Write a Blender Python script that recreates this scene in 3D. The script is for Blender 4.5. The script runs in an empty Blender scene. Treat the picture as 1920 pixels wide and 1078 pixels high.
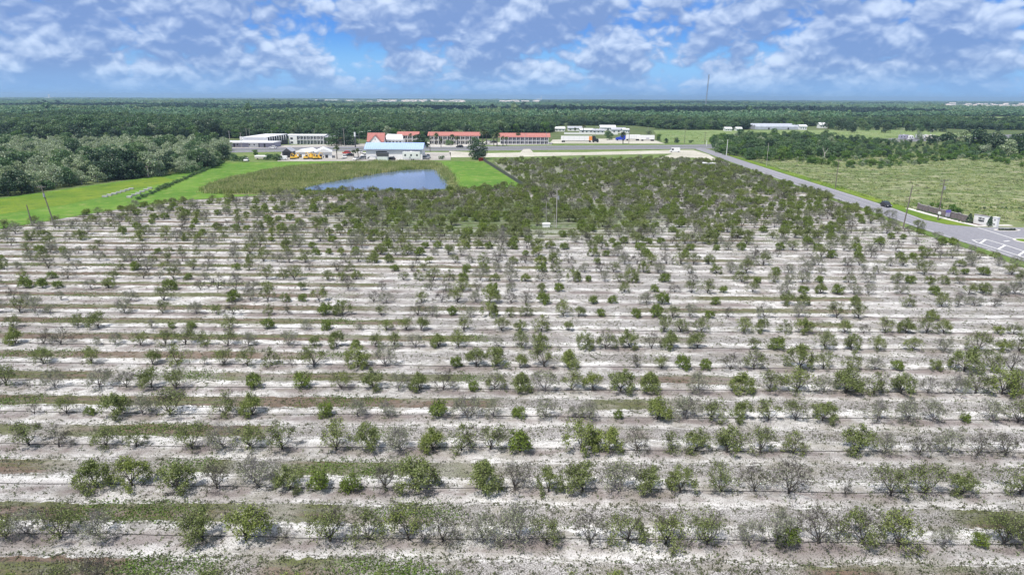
import bpy, math, random
import numpy as np
from mathutils import Vector, Matrix
random.seed(7); rng = np.random.default_rng(7)
scene = bpy.context.scene
# ------------------------------------------------------------------ camera
H = 35.0; PITCH = 15.5; ROLL = 0.24; F = 1280.0
cam = bpy.data.cameras.new('camera'); camo = bpy.data.objects.new('camera', cam)
scene.collection.objects.link(camo); scene.camera = camo
cam.sensor_width = 36.0; cam.lens = 36.0*F/1920.0; cam.clip_start = 0.5; cam.clip_end = 60000
CM = Matrix.Translation((0, 0, H)) @ Matrix.Rotation(math.radians(90-PITCH), 4, 'X') @ Matrix.Rotation(math.radians(ROLL), 4, 'Z')
camo.matrix_world = CM
# ------------------------------------------------------------------ light
SUN_EL, SUN_AZ = 62.0, -138.0      # azimuth clockwise from +Y (the view direction)
sd = Vector((math.sin(math.radians(SUN_AZ))*math.cos(math.radians(SUN_EL)), math.cos(math.radians(SUN_AZ))*math.cos(math.radians(SUN_EL)), math.sin(math.radians(SUN_EL))))
sun = bpy.data.lights.new('sun', 'SUN'); sun.energy = 3.3; sun.angle = math.radians(0.7); sun.color = (1.0, 0.95, 0.88)
suno = bpy.data.objects.new('sun', sun); scene.collection.objects.link(suno)
suno.rotation_euler = sd.to_track_quat('Z', 'Y').to_euler()
scene.view_settings.view_transform = 'Standard'; scene.view_settings.look = 'None'
scene.view_settings.exposure = 0.72; scene.view_settings.gamma = 1.0; scene.view_settings.use_curve_mapping = False
scene.cycles.max_bounces = 5; scene.cycles.diffuse_bounces = 3; scene.cycles.glossy_bounces = 2
scene.cycles.transparent_max_bounces = 6; scene.cycles.volume_bounces = 0; scene.cycles.use_denoising = True

class NT:
    """small wrapper for writing node trees"""
    def __init__(s, nt): s.nt = nt
    def n(s, t, **kw):
        nd = s.nt.nodes.new(t)
        ins = kw.pop('ins', {})
        for k, v in kw.items(): setattr(nd, k, v)
        for k, v in ins.items(): s.put(nd.inputs[k], v)
        return nd
    def put(s, sock, v):
        if isinstance(v, bpy.types.NodeSocket): s.nt.links.new(v, sock)
        elif isinstance(v, bpy.types.Node): s.nt.links.new(v.outputs[0], sock)
        else:
            if sock.type == 'RGBA' and hasattr(v, '__len__') and len(v) == 3: v = (*v, 1)
            sock.default_value = v
    def m(s, op, a, b=0.0, c=0.0, clamp=False):
        return s.n('ShaderNodeMath', operation=op, use_clamp=clamp, ins={0: a, 1: b, 2: c}).outputs[0]
    def vm(s, op, a, b=(0, 0, 0)):
        return s.n('ShaderNodeVectorMath', operation=op, ins={0: a, 1: b}).outputs[0]
    def mix(s, f, a, b, mode='MIX'):
        nd = s.n('ShaderNodeMix', data_type='RGBA', blend_type=mode)
        s.put(nd.inputs[0], f); s.put(nd.inputs[6], a); s.put(nd.inputs[7], b)
        return nd.outputs[2]
    def ss(s, x, lo, hi, a=0.0, b=1.0):
        return s.n('ShaderNodeMapRange', interpolation_type='SMOOTHSTEP', ins={0: x, 1: lo, 2: hi, 3: a, 4: b}).outputs[0]
    def noise(s, vec, scale, detail=4, rough=0.55, dist=0.0, dim='3D'):
        return s.n('ShaderNodeTexNoise', noise_dimensions=dim, ins={'Vector': vec, 'Scale': scale, 'Detail': detail, 'Roughness': rough, 'Distortion': dist}).outputs[0]
    def comb(s, x, y, z=0.0):
        return s.n('ShaderNodeCombineXYZ', ins={0: x, 1: y, 2: z}).outputs[0]
    def sep(s, v):
        return s.n('ShaderNodeSeparateXYZ', ins={0: v}).outputs

# ------------------------------------------------------------------ sky
world = bpy.data.worlds.new('World'); scene.world = world; world.use_nodes = True
world.node_tree.nodes.clear(); w = NT(world.node_tree)
sky = w.n('ShaderNodeTexSky', sky_type='NISHITA', sun_disc=False, sun_elevation=math.radians(SUN_EL),
          sun_rotation=math.radians(SUN_AZ), altitude=20, air_density=1.0, dust_density=0.35, ozone_density=3.0)
tc = w.n('ShaderNodeTexCoord').outputs['Generated']
x, y, z = w.sep(tc)
zc = w.m('MAXIMUM', z, 0.0)
def cloud_uv(dz):
    s_ = w.m('DIVIDE', 1.0, w.m('ADD', zc, 0.62+dz))
    return w.vm('ADD', w.comb(w.m('MULTIPLY', x, s_), w.m('MULTIPLY', y, s_), 0.0), (4.7, 2.2, 0))
uv0 = cloud_uv(0.0)
wp = w.n('ShaderNodeTexNoise', noise_dimensions='2D', ins={'Vector': uv0, 'Scale': 14.0, 'Detail': 2.0, 'Roughness': 0.5}).outputs[1]
wo = w.vm('MULTIPLY', w.vm('SUBTRACT', wp, (.5, .5, .5)), (.03, .03, .0))
def dens(uv, detail, vor):
    v = w.vm('ADD', uv, wo)
    d_ = w.m('ADD', w.m('MULTIPLY', w.noise(v, 3.3, 1, .5, dim='2D'), .40), w.m('MULTIPLY', w.noise(v, 8.6, detail, .50, dim='2D'), .60))
    if vor:
        vo = w.n('ShaderNodeTexVoronoi', voronoi_dimensions='2D', feature='F1', ins={'Vector': v, 'Scale': 25.0, 'Detail': 2.0, 'Roughness': .5}).outputs[0]
        d_ = w.m('ADD', d_, w.m('MULTIPLY', w.m('SUBTRACT', .5, vo), .14))
    return d_
n0 = dens(uv0, 6, True)
n1 = dens(cloud_uv(0.009), 4, True)
n2 = dens(cloud_uv(0.022), 1, False)
cover = w.ss(n0, 0.315, 0.44)
top = w.m('ADD', w.m('MULTIPLY', w.m('SUBTRACT', n0, n1), 3.6), w.m('MULTIPLY', w.m('SUBTRACT', n0, n2), 2.0))
lit = w.ss(w.m('ADD', w.m('ADD', 0.34, top), w.m('MULTIPLY', w.m('SUBTRACT', 0.50, n0), 1.2)), -0.1, 1.25)
# clouds are bluer low down, where more air lies before them
high = w.ss(z, 0.05, 0.45)
CB = w.mix(high, (1.35, 2.15, 4.1), (2.4, 2.7, 3.3)); CT = w.mix(high, (4.4, 5.2, 6.6), (7.0, 7.2, 7.4))
ccol = w.mix(lit, CB, CT)
hz = w.ss(z, -0.012, 0.046)
cf = w.m('MULTIPLY', cover, w.m('ADD', w.m('MULTIPLY', hz, .88), .03))
skyt = w.mix(1.0, sky, w.mix(w.ss(z, 0.1, 0.6), (0.34, 0.66, 1.0), (0.8, 0.9, 1.0)), 'MULTIPLY')
skyt = w.mix(w.ss(z, 0.0, 0.12, 0.92, 0.0), skyt, (1.75, 3.3, 6.0))
skyt = w.mix(w.ss(z, 0.02, 0.14, 0.0, w_mid := 0.75), skyt, (0.55, 1.9, 5.2)) if False else w.mix(w.m('MULTIPLY', w.ss(z, 0.03, 0.10), w.ss(z, 0.45, 0.12)), skyt, (0.75, 2.1, 5.3))
fin = w.mix(cf, skyt, ccol)
bg = w.n('ShaderNodeBackground', ins={'Color': fin, 'Strength': 0.10})
w.n('ShaderNodeOutputWorld', ins={'Surface': bg.outputs[0]})
world.cycles.sampling_method = 'MANUAL'; world.cycles.sample_map_resolution = 256

# ------------------------------------------------------------------ helpers
M3 = CM.to_3x3()
def W(px, py, zz=0.0):
    d = M3 @ Vector(((px-960)/F, -(py-539)/F, -1))
    t = (zz-H)/d.z
    return Vector((d.x*t, d.y*t, zz))
CMI = CM.inverted()
def P(v):
    q = CMI @ Vector(v); return (960+F*q.x/-q.z, 539-F*q.y/-q.z)
CMIn = np.array(CMI)
def Pn(X, Y, Z=0.0):
    q = CMIn[:3, :3] @ np.vstack([X, Y, np.full_like(X, Z)]) + CMIn[:3, 3:4]
    return 960+F*q[0]/-q[2], 539-F*q[1]/-q[2]
def mpp(px, py):
    q = CMI @ W(px, py); return -q.z/F
def inpoly(px, py, poly):
    r = np.zeros(px.shape, bool); n = len(poly)
    for i in range(n):
        x0, y0 = poly[i]; x1, y1 = poly[(i+1) % n]
        c = ((y0 > py) != (y1 > py)) & (px < (x1-x0)*(py-y0)/((y1-y0) if y1 != y0 else 1e-9)+x0)
        r ^= c
    return r
def link(o, parent=None):
    scene.collection.objects.link(o)
    if parent is not None: o.parent = parent
    return o
def mesh_raw(name, V, Fq, mats, midx=None, smooth=False):
    V = np.asarray(V, dtype=np.float32).reshape(-1, 3)
    me = bpy.data.meshes.new(name)
    if isinstance(Fq, np.ndarray):
        n, k = Fq.shape
        me.vertices.add(len(V)); me.vertices.foreach_set('co', V.ravel())
        me.loops.add(n*k); me.loops.foreach_set('vertex_index', Fq.astype(np.int32).ravel())
        me.polygons.add(n); me.polygons.foreach_set('loop_start', np.arange(0, n*k, k, dtype=np.int32))
        me.polygons.foreach_set('loop_total', np.full(n, k, np.int32))
        me.update(calc_edges=True)
    else:
        me.from_pydata([tuple(v) for v in V], [], Fq)
    for m_ in (mats if isinstance(mats, (list, tuple)) else [mats]): me.materials.append(m_)
    if midx is not None: me.polygons.foreach_set('material_index', np.asarray(midx, np.int32))
    if smooth: me.polygons.foreach_set('use_smooth', np.ones(len(me.polygons), bool))
    me.validate(); return me
class MB:
    def __init__(s): s.V = []; s.F = []
    def add(s, vs, fs):
        b = len(s.V); s.V += [tuple(v) for v in vs]; s.F += [[b+i for i in f] for f in fs]; return s
    def box(s, x0, x1, y0, y1, z0, z1, tx=0, ty=0):
        vs = [(x0, y0, z0), (x1, y0, z0), (x1, y1, z0), (x0, y1, z0), (x0+tx, y0+ty, z1), (x1-tx, y0+ty, z1), (x1-tx, y1-ty, z1), (x0+tx, y1-ty, z1)]
        return s.add(vs, [[3, 2, 1, 0], [4, 5, 6, 7], [0, 1, 5, 4], [1, 2, 6, 5], [2, 3, 7, 6], [3, 0, 4, 7]])
    def prism_x(s, prof, x0, x1):          # profile in (y,z), counter-clockwise seen from -x
        n = len(prof); vs = [(x0, a, b) for a, b in prof]+[(x1, a, b) for a, b in prof]
        return s.add(vs, [list(range(n)), list(range(2*n-1, n-1, -1))]+[[(i+1) % n, i, n+i, n+(i+1) % n] for i in range(n)])
    def prism_y(s, prof, y0, y1):          # profile in (x,z)
        n = len(prof); vs = [(a, y0, b) for a, b in prof]+[(a, y1, b) for a, b in prof]
        return s.add(vs, [list(range(n-1, -1, -1)), list(range(n, 2*n))]+[[i, (i+1) % n, n+(i+1) % n, n+i] for i in range(n)])
    def tube(s, p0, p1, r0, r1=None, n=8, caps=True):
        r1 = r0 if r1 is None else r1; p0 = Vector(p0); p1 = Vector(p1)
        q = (p1-p0).to_track_quat('Z', 'Y'); vs = []
        for p, r in ((p0, r0), (p1, r1)):
            vs += [p+q @ Vector((r*math.cos(2*math.pi*i/n), r*math.sin(2*math.pi*i/n), 0)) for i in range(n)]
        fs = [[i, (i+1) % n, n+(i+1) % n, n+i] for i in range(n)]
        if caps: fs += [list(range(n-1, -1, -1)), list(range(n, 2*n))]
        return s.add(vs, fs)
    def path(s, pts, r, n=4):
        for a, b in zip(pts, pts[1:]): s.tube(a, b, r, r, n)
        return s
    def ball(s, c, rx, ry, rz, nu=10, nv=7, jit=0.0):
        vs = []; rnd = random.Random(int(abs(c[0]*13+c[1]*7+rx*100)))
        for j in range(1, nv):
            for i in range(nu):
                a = 2*math.pi*i/nu; b = math.pi*j/nv; k = 1+jit*(rnd.random()-.5)
                vs.append((c[0]+rx*k*math.sin(b)*math.cos(a), c[1]+ry*k*math.sin(b)*math.sin(a), c[2]+rz*k*math.cos(b)))
        vs += [(c[0], c[1], c[2]+rz), (c[0], c[1], c[2]-rz)]; T = len(vs)-2; B = T+1; fs = []
        for j in range(nv-2):
            for i in range(nu):
                a = j*nu+i; b_ = j*nu+(i+1) % nu; fs.append([a, a+nu, b_+nu, b_])
        for i in range(nu): fs += [[T, i, (i+1) % nu], [B, (nv-2)*nu+(i+1) % nu, (nv-2)*nu+i]]
        return s.add(vs, fs)
    def mesh(s, name, mat, smooth=False): return mesh_raw(name, s.V, s.F, mat, smooth=smooth)
    def build(s, name, mat, parent=None, smooth=False, label=None):
        o = bpy.data.objects.new(name, s.mesh(name, mat, smooth)); link(o, parent)
        if label: o['label'] = label
        return o
def thing(name, label, cat, loc=(0, 0, 0), rz=0.0, group=None):
    o = bpy.data.objects.new(name, None); link(o); o.location = loc; o.rotation_euler = (0, 0, rz)
    o.empty_display_size = .2
    o['label'] = label; o['category'] = cat
    if group: o['group'] = group
    return o
def tag(o, label, cat, group=None, kind=None):
    if label: o['label'] = label
    if cat: o['category'] = cat
    if group: o['group'] = group
    if kind: o['kind'] = kind
    return o
def copy_tree(root, loc, rz=0.0, sc=None, label=None, group=None):
    r = root.copy(); link(r); r.location = loc; r.rotation_euler = (0, 0, rz)
    if sc is not None: r.scale = sc
    if label: r['label'] = label
    if group: r['group'] = group
    for ch in list(root.children):
        c = ch.copy(); link(c, r)
        for g in ch.children:
            d = g.copy(); link(d, c)
    return r
ONES = ['', 'first', 'second', 'third', 'fourth', 'fifth', 'sixth', 'seventh', 'eighth', 'ninth', 'tenth', 'eleventh', 'twelfth', 'thirteenth', 'fourteenth', 'fifteenth', 'sixteenth', 'seventeenth', 'eighteenth', 'nineteenth']
TENS = ['', '', 'twent', 'thirt', 'fort', 'fift', 'sixt', 'sevent', 'eight', 'ninet']
def ordw(n):
    if n < 20: return ONES[n]
    if n >= 100: return 'hundred and '+ordw(n-100) if n > 100 else 'hundredth'
    t, o = divmod(n, 10)
    return TENS[t]+'ieth' if o == 0 else TENS[t]+'y-'+ONES[o]

# ------------------------------------------------------------------ materials
def mat(name, col, rough=0.8, metal=0.0, var=0.08, scale=1.5, spec=0.3, bump=0.0, stretch=(1, 1, 1)):
    m_ = bpy.data.materials.new(name); m_.use_nodes = True; m_.node_tree.nodes.clear(); t = NT(m_.node_tree)
    oc = t.n('ShaderNodeTexCoord').outputs['Object']
    v = t.vm('MULTIPLY', oc, stretch)
    nz = t.noise(v, scale, 6, .6)
    k = t.ss(nz, .3, .7, 1-var, 1+var)
    c = t.mix(1.0, col, t.comb(k, k, k), 'MULTIPLY')
    b = t.n('ShaderNodeBsdfPrincipled', ins={'Base Color': c, 'Roughness': rough, 'Metallic': metal, 'Specular IOR Level': spec})
    if bump: t.put(b.inputs['Normal'], t.n('ShaderNodeBump', ins={'Strength': bump, 'Distance': .05, 'Height': nz}).outputs[0])
    t.n('ShaderNodeOutputMaterial', ins={'Surface': b.outputs[0]}); return m_
def leafmat(name, c1, c2, c3, rand=.35, trans=.25, scale=.9):
    """foliage: hue drifts through the crown and from tree to tree"""
    m_ = bpy.data.materials.new(name); m_.use_nodes = True; m_.node_tree.nodes.clear(); t = NT(m_.node_tree)
    g = t.n('ShaderNodeNewGeometry'); oi = t.n('ShaderNodeObjectInfo')
    n1_ = t.noise(g.outputs['Position'], scale, 3, .6)
    rnd_leaf = g.outputs['Random Per Island']
    a = t.m('ADD', t.m('MULTIPLY', rnd_leaf, .35), t.m('MULTIPLY', n1_, .75))
    col = t.mix(t.ss(a, .3, .8), c1, c2)
    col = t.mix(t.ss(t.m('ADD', t.m('MULTIPLY', oi.outputs['Random'], .7), t.m('MULTIPLY', n1_, .5)), .55, 1.0, 0.0, rand*2), col, c3)
    k = t.m('ADD', .72, t.m('MULTIPLY', rnd_leaf, .55))
    col = t.mix(1.0, col, t.comb(k, k, k), 'MULTIPLY')
    d = t.n('ShaderNodeBsdfDiffuse', ins={'Color': col}); tr = t.n('ShaderNodeBsdfTranslucent', ins={'Color': t.mix(1.0, col, (1.1, 1.25, .6), 'MULTIPLY')})
    gl = t.n('ShaderNodeBsdfGlossy', ins={'Color': (.5, .5, .5), 'Roughness': .45})
    s1 = t.n('ShaderNodeMixShader', ins={0: trans, 1: d.outputs[0], 2: tr.outputs[0]})
    s2 = t.n('ShaderNodeMixShader', ins={0: .05, 1: s1.outputs[0], 2: gl.outputs[0]})
    t.n('ShaderNodeOutputMaterial', ins={'Surface': s2.outputs[0]}); return m_
def groundmat(name, c1, c2, c3, s1=.05, s2=.4, s3=3.0, stretch=(1, 1, 1), bump=.3):
    m_ = bpy.data.materials.new(name); m_.use_nodes = True; m_.node_tree.nodes.clear(); t = NT(m_.node_tree)
    oc = t.vm('MULTIPLY', t.n('ShaderNodeTexCoord').outputs['Object'], stretch)
    a = t.noise(oc, s1, 4, .6); b_ = t.noise(oc, s2, 5, .65); c = t.noise(oc, s3, 4, .7)
    col = t.mix(t.ss(t.m('ADD', t.m('MULTIPLY', a, .6), t.m('MULTIPLY', b_, .4)), .4, .6), c1, c2)
    col = t.mix(t.ss(b_, .5, .72), col, c3)
    k = t.ss(c, .25, .75, .7, 1.25)
    col = t.mix(1.0, col, t.comb(k, k, k), 'MULTIPLY')
    bs = t.n('ShaderNodeBsdfPrincipled', ins={'Base Color': col, 'Roughness': .9, 'Specular IOR Level': .15})
    t.put(bs.inputs['Normal'], t.n('ShaderNodeBump', ins={'Strength': bump, 'Distance': .3, 'Height': c}).outputs[0])
    t.n('ShaderNodeOutputMaterial', ins={'Surface': bs.outputs[0]}); return m_
M = {}
M['white'] = mat('white_paint', (.78, .78, .78), .6, var=.06)
M['cream'] = mat('cream_render', (.62, .58, .52), .8, var=.08)
M['lavender'] = mat('grey_block', (.36, .35, .44), .8, var=.1)
M['white_roof'] = mat('white_roof', (.72, .73, .76), .5, var=.07, scale=.6)
M['grey_roof'] = mat('grey_roof', (.40, .41, .46), .6, var=.12, scale=.6)
M['blue_roof'] = mat('light_blue_metal', (.36, .48, .80), .45, var=.04, scale=.3)
M['red_roof'] = mat('red_tile', (.40, .165, .145), .85, var=.14, scale=1.2)
M['window'] = mat('window_glass', (.03, .035, .045), .12, spec=.7)
M['dark'] = mat('dark_opening', (.035, .035, .04), .7)
M['black'] = mat('black_rubber', (.015, .015, .016), .7)
M['blackpaint'] = mat('black_paint', (.012, .013, .016), .25, spec=.6)
M['bluepaint'] = mat('blue_paint', (.02, .05, .42), .3, spec=.5)
M['orange'] = mat('orange_paint', (.75, .28, .06), .5)
M['yellow'] = mat('yellow_paint', (.80, .50, .07), .5)
M['metal'] = mat('galvanised_metal', (.42, .43, .45), .45, .5)
M['darkmetal'] = mat('dark_metal', (.09, .09, .10), .6, .3)
M['chrome'] = mat('silver_wheel', (.5, .5, .5), .3, .8)
M['wood'] = mat('weathered_pole', (.17, .15, .13), .9, var=.25, scale=3, stretch=(1, 1, .1))
M['palewood'] = mat('pale_pole', (.40, .38, .36), .9, var=.2, scale=3, stretch=(1, 1, .1))
M['concrete'] = mat('concrete', (.50, .48, .45), .85, var=.12, scale=.7)
M['kerb'] = mat('kerb_concrete', (.60, .58, .55), .85, var=.08)
M['paint'] = mat('road_paint', (.75, .75, .74), .7, var=.12, scale=2)
M['paintworn'] = mat('worn_lane_paint', (.48, .46, .44), .8, var=.25, scale=2)
M['stone'] = mat('wall_stone', (.20, .17, .17), .9, var=.3, scale=2.2, bump=.5)
M['stonecap'] = mat('stone_cap', (.36, .34, .34), .85, var=.15)
M['mulch'] = groundmat('mulch', (.06, .035, .03), (.10, .06, .05), (.13, .09, .07), .5, 3, 20)
M['purple'] = mat('banner_purple', (.16, .13, .42), .6)
M['red'] = mat('faded_red', (.45, .05, .04), .7)
M['asphalt'] = groundmat('asphalt', (.235, .235, .265), (.275, .275, .305), (.21, .21, .24), .02, .3, 6.0, (1, .12, 1), bump=.05)
M['hwy'] = groundmat('highway_asphalt', (.17, .17, .20), (.22, .22, .25), (.15, .15, .18), .02, .2, 6.0, (.12, 1, 1), bump=.05)
M['bark'] = mat('orchard_bark', (.070, .062, .058), .95, var=.35, scale=6, bump=.4)
M['twig'] = mat('grey_twigs', (.185, .172, .170), .95, var=.3, scale=6)
M['trunk'] = mat('forest_bark', (.13, .115, .10), .95, var=.3, scale=2)
M['deadwood'] = mat('dead_grey_wood', (.42, .39, .37), .9, var=.2, scale=2)
# orchard leaves
M['lf_green'] = leafmat('citrus_leaf_green', (.165, .205, .070), (.255, .300, .110), (.285, .340, .080), trans=.40)
M['lf_yellow'] = leafmat('citrus_leaf_bright', (.140, .205, .035), (.215, .290, .045), (.245, .320, .055), trans=.40)
M['lf_grey'] = leafmat('citrus_leaf_dull', (.190, .205, .140), (.290, .310, .215), (.240, .275, .130))
# forest leaves
M['fo_mid'] = leafmat('forest_leaf_mid', (.065, .125, .062), (.120, .205, .090), (.160, .225, .100), scale=.25)
M['fo_dark'] = leafmat('forest_leaf_dark', (.030, .062, .036), (.058, .105, .058), (.085, .125, .075), scale=.25)
M['fo_grey'] = leafmat('forest_leaf_silver', (.195, .250, .160), (.400, .460, .335), (.270, .340, .180), scale=.4)
M['fo_bright'] = leafmat('forest_leaf_bright', (.070, .150, .030), (.125, .225, .045), (.165, .240, .055), scale=.3)
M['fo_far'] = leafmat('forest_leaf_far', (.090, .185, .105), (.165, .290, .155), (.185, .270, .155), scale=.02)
M['fo_pine_shade'] = leafmat('pine_shade_far', (.026, .055, .050), (.045, .085, .070), (.050, .090, .065), scale=.02)  # dark stands; in the far belt this colour paints in the cloud shadow
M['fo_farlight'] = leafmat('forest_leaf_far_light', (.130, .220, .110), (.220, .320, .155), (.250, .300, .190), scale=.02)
M['palm'] = leafmat('palm_frond', (.060, .085, .035), (.110, .130, .055), (.140, .135, .070), scale=.8)
M['reed'] = leafmat('marsh_reed', (.190, .270, .070), (.390, .410, .180), (.520, .480, .300), scale=.12)
M['weed'] = leafmat('low_weeds', (.070, .072, .052), (.115, .120, .070), (.110, .155, .050), scale=1.2)
M['grasst'] = leafmat('green_grass_tufts', (.085, .155, .030), (.140, .220, .045), (.170, .225, .065), scale=.5)
# ------------------------------------------------------------------ the ground and its sheets
TH = math.radians(-0.5)                     # the grove is turned half a degree to the view
ROW0 = 48.3; SP = 7.51                      # first tree row and row spacing
def sheet(name, poly, m_, zz, px=True, kind='structure', rot=0.0):
    pts = [W(*p) for p in poly] if px else [Vector((p[0], p[1], 0)) for p in poly]
    R = Matrix.Rotation(-rot, 3, 'Z')
    me = mesh_raw(name, [tuple((R @ p)[:2])+(0.0,) for p in pts], [list(range(len(pts)))], m_)
    if me.polygons[0].normal.z < 0: me.flip_normals()
    o = bpy.data.objects.new(name, me); link(o); o.location.z = zz; o.rotation_euler.z = rot; o['kind'] = kind
    return o
M['base'] = groundmat('open_country', (.085, .120, .045), (.120, .150, .060), (.15, .165, .08), .004, .05, .6)
M['rough'] = groundmat('rough_pasture', (.120, .165, .060), (.205, .230, .115), (.36, .35, .24), .025, .12, 1.1, (.6, 1, 1))
M['farfield'] = groundmat('pale_field', (.165, .235, .085), (.205, .265, .110), (.235, .27, .14), .01, .03, .8)
M['lawn'] = groundmat('mown_lawn', (.085, .185, .024), (.130, .240, .034), (.210, .255, .075), .03, .22, 2.5)
M['lawn2'] = groundmat('wet_grass', (.100, .180, .020), (.180, .245, .028), (.055, .120, .022), .05, .16, 2.0)
M['marshg'] = groundmat('marsh_floor', (.15, .17, .07), (.22, .21, .11), (.27, .24, .15), .05, .2, 2.0)
M['verge'] = groundmat('verge_grass', (.105, .165, .040), (.150, .205, .065), (.23, .24, .13), .04, .2, 2.5)
M['sand'] = groundmat('sandy_track', (.42, .40, .34), (.55, .53, .47), (.28, .28, .19), .05, .3, 2.0)
M['yard'] = groundmat('gravel_yard', (.33, .31, .29), (.46, .44, .41), (.25, .25, .22), .05, .3, 2.0)
sheet('ground', [(-17000, -400), (17000, -400), (17000, 17000), (-17000, 17000)], M['base'], 0.0, px=False)
RX = lambda yy: 118.5+(yy-200)*0.0265      # left edge of the side road, from the photograph
# grove floor
def grove_mat():
    m_ = bpy.data.materials.new('grove_sand'); m_.use_nodes = True; m_.node_tree.nodes.clear(); t = NT(m_.node_tree)
    oc = t.n('ShaderNodeTexCoord').outputs['Object']
    X, Y, Z = t.sep(oc)
    st = t.comb(t.m('MULTIPLY', X, .3), Y, 0)
    st2 = t.comb(t.m('MULTIPLY', X, .10), Y, 0)
    wob = t.noise(t.comb(t.m('MULTIPLY', X, .25), t.m('MULTIPLY', Y, .35), 0), .45, 3, .55)
    fine = t.noise(st, 2.2, 6, .7); finer = t.noise(oc, 7.0, 5, .75); patch = t.noise(oc, .16, 4, .6); big = t.noise(oc, .028, 3, .5)
    blot = t.noise(t.comb(t.m('MULTIPLY', X, .5), Y, 3.7), .75, 5, .65)
    v0 = t.m('ADD', t.m('DIVIDE', t.m('SUBTRACT', Y, ROW0), SP), t.m('ADD', t.m('MULTIPLY', t.m('SUBTRACT', wob, .5), .20), t.m('MULTIPLY', t.m('SUBTRACT', t.noise(oc, .9, 3, .6), .5), .14)))
    v = t.m('FRACT', v0)                                  # 0 at the tree row, 1 at the next one
    # colours
    sand = t.mix(t.ss(t.m('ADD', t.m('MULTIPLY', blot, .65), t.m('MULTIPLY', fine, .35)), .38, .56), (.31, .30, .290), (.77, .765, .76))
    sand = t.mix(t.ss(patch, .48, .66, 0, .65), sand, (.31, .285, .265))
    # litter around the row
    dv = t.m('ABSOLUTE', t.m('SUBTRACT', t.m('FRACT', t.m('ADD', v, .55)), .5))
    lit_ = t.m('MULTIPLY', t.ss(dv, .30, .02), t.ss(t.m('ADD', t.m('MULTIPLY', blot, .6), t.m('MULTIPLY', patch, .5)), .44, .60))
    col = t.mix(t.m('MULTIPLY', lit_, .85), sand, (.185, .150, .145))
    # the weedy strip between the rows
    dm = t.m('ABSOLUTE', t.m('SUBTRACT', v, .50))
    strip = t.ss(dm, .22, .13)
    rowno = t.m('FLOOR', v0)
    pg = t.noise(t.comb(t.m('MULTIPLY', X, .035), t.m('MULTIPLY', rowno, 7.3), 0), 1.0, 3, .6)
    left = t.ss(X, 15.0, -60.0, 0.0, .22)
    far = t.ss(Y, 200.0, 300.0, 0, .16)
    # a lush damp area near the middle of the grove, and by the pond
    dx = t.m('DIVIDE', t.m('SUBTRACT', X, -4.0), 58.0); dy = t.m('DIVIDE', t.m('SUBTRACT', Y, 212.0), 40.0)
    lush = t.m('MAXIMUM', t.ss(t.m('SQRT', t.m('ADD', t.m('MULTIPLY', dx, dx), t.m('MULTIPLY', dy, dy))), 1.15, .5), t.ss(Y, 230.0, 330.0, 0.0, .55))
    gm = t.ss(t.m('ADD', t.m('ADD', pg, left), t.m('ADD', far, t.m('MULTIPLY', lush, .35))), .52, .62)
    gm = t.m('MULTIPLY', gm, t.ss(t.m('ADD', t.m('MULTIPLY', fine, .5), t.m('MULTIPLY', blot, .5)), .36, .50, .25, 1.0))
    gcol = t.mix(t.ss(fine, .4, .62), (.095, .125, .035), (.185, .210, .080))
    gcol = t.mix(t.ss(t.noise(t.comb(t.m('MULTIPLY', X, .06), Y, 9.1), .5, 3, .6), .44, .58, .1, .95), gcol, (.200, .140, .110))
    weedcol = t.mix(t.ss(fine, .42, .55), (.17, .155, .145), (.44, .42, .425))
    scol = t.mix(gm, t.mix(.65, col, weedcol), gcol)
    edge = t.ss(t.m('ADD', t.m('MULTIPLY', strip, .8), t.m('MULTIPLY', t.m('SUBTRACT', fine, .5), 1.1)), .3, .55)
    col = t.mix(edge, col, scol)
    # overall green cast where it is damp
    col = t.mix(t.m('MULTIPLY', lush, t.ss(t.m('ADD', t.m('MULTIPLY', fine, .5), t.m('MULTIPLY', blot, .5)), .40, .50, 0, .9)), col, (.095, .165, .030))
    # dark wheel rut lines
    rut = t.m('MAXIMUM', t.ss(t.m('ABSOLUTE', t.m('SUBTRACT', v, .285)), .022, .004), t.ss(t.m('ABSOLUTE', t.m('SUBTRACT', v, .71)), .022, .004))
    col = t.mix(t.m('MULTIPLY', rut, t.ss(fine, .42, .58, .1, .75)), col, (.13, .115, .11))
    # speckle of leaves and debris, thicker in the strip and the row
    spk = t.ss(t.m('ADD', finer, t.m('ADD', t.m('MULTIPLY', t.m('SUBTRACT', fine, .5), .5), t.m('MULTIPLY', strip, .055))), .525, .60)
    col = t.mix(t.m('MULTIPLY', spk, .85), col, (.085, .078, .072))
    pt = t.ss(t.noise(t.comb(t.m('MULTIPLY', X, .7), Y, 5.0), .34, 5, .7), .50, .66)
    col = t.mix(t.m('MULTIPLY', pt, .6), col, t.mix(t.ss(fine, .4, .6), (.17, .16, .125), (.34, .32, .28)))
    k = t.ss(big, .3, .7, .86, 1.08)
    col = t.mix(1.0, col, t.comb(k, k, k), 'MULTIPLY')
    bs = t.n('ShaderNodeBsdfPrincipled', ins={'Base Color': col, 'Roughness': .95, 'Specular IOR Level': .1})
    hgt = t.m('ADD', t.m('MULTIPLY', fine, .6), t.m('ADD', t.m('MULTIPLY', finer, .4), t.m('MULTIPLY', rut, -.4)))
    t.put(bs.inputs['Normal'], t.n('ShaderNodeBump', ins={'Strength': .6, 'Distance': .22, 'Height': hgt}).outputs[0])
    t.n('ShaderNodeOutputMaterial', ins={'Surface': bs.outputs[0]}); return m_
M['grove'] = grove_mat()
g_far = W(1288, 300).y
grove_poly = [(-160, 12), (112.5, 12), (114.5, 100), (RX(160), 160), (RX(200)-1.5, 200)]+[(RX(yy)-1.5, yy) for yy in (260, 320, 370, g_far)]
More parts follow.
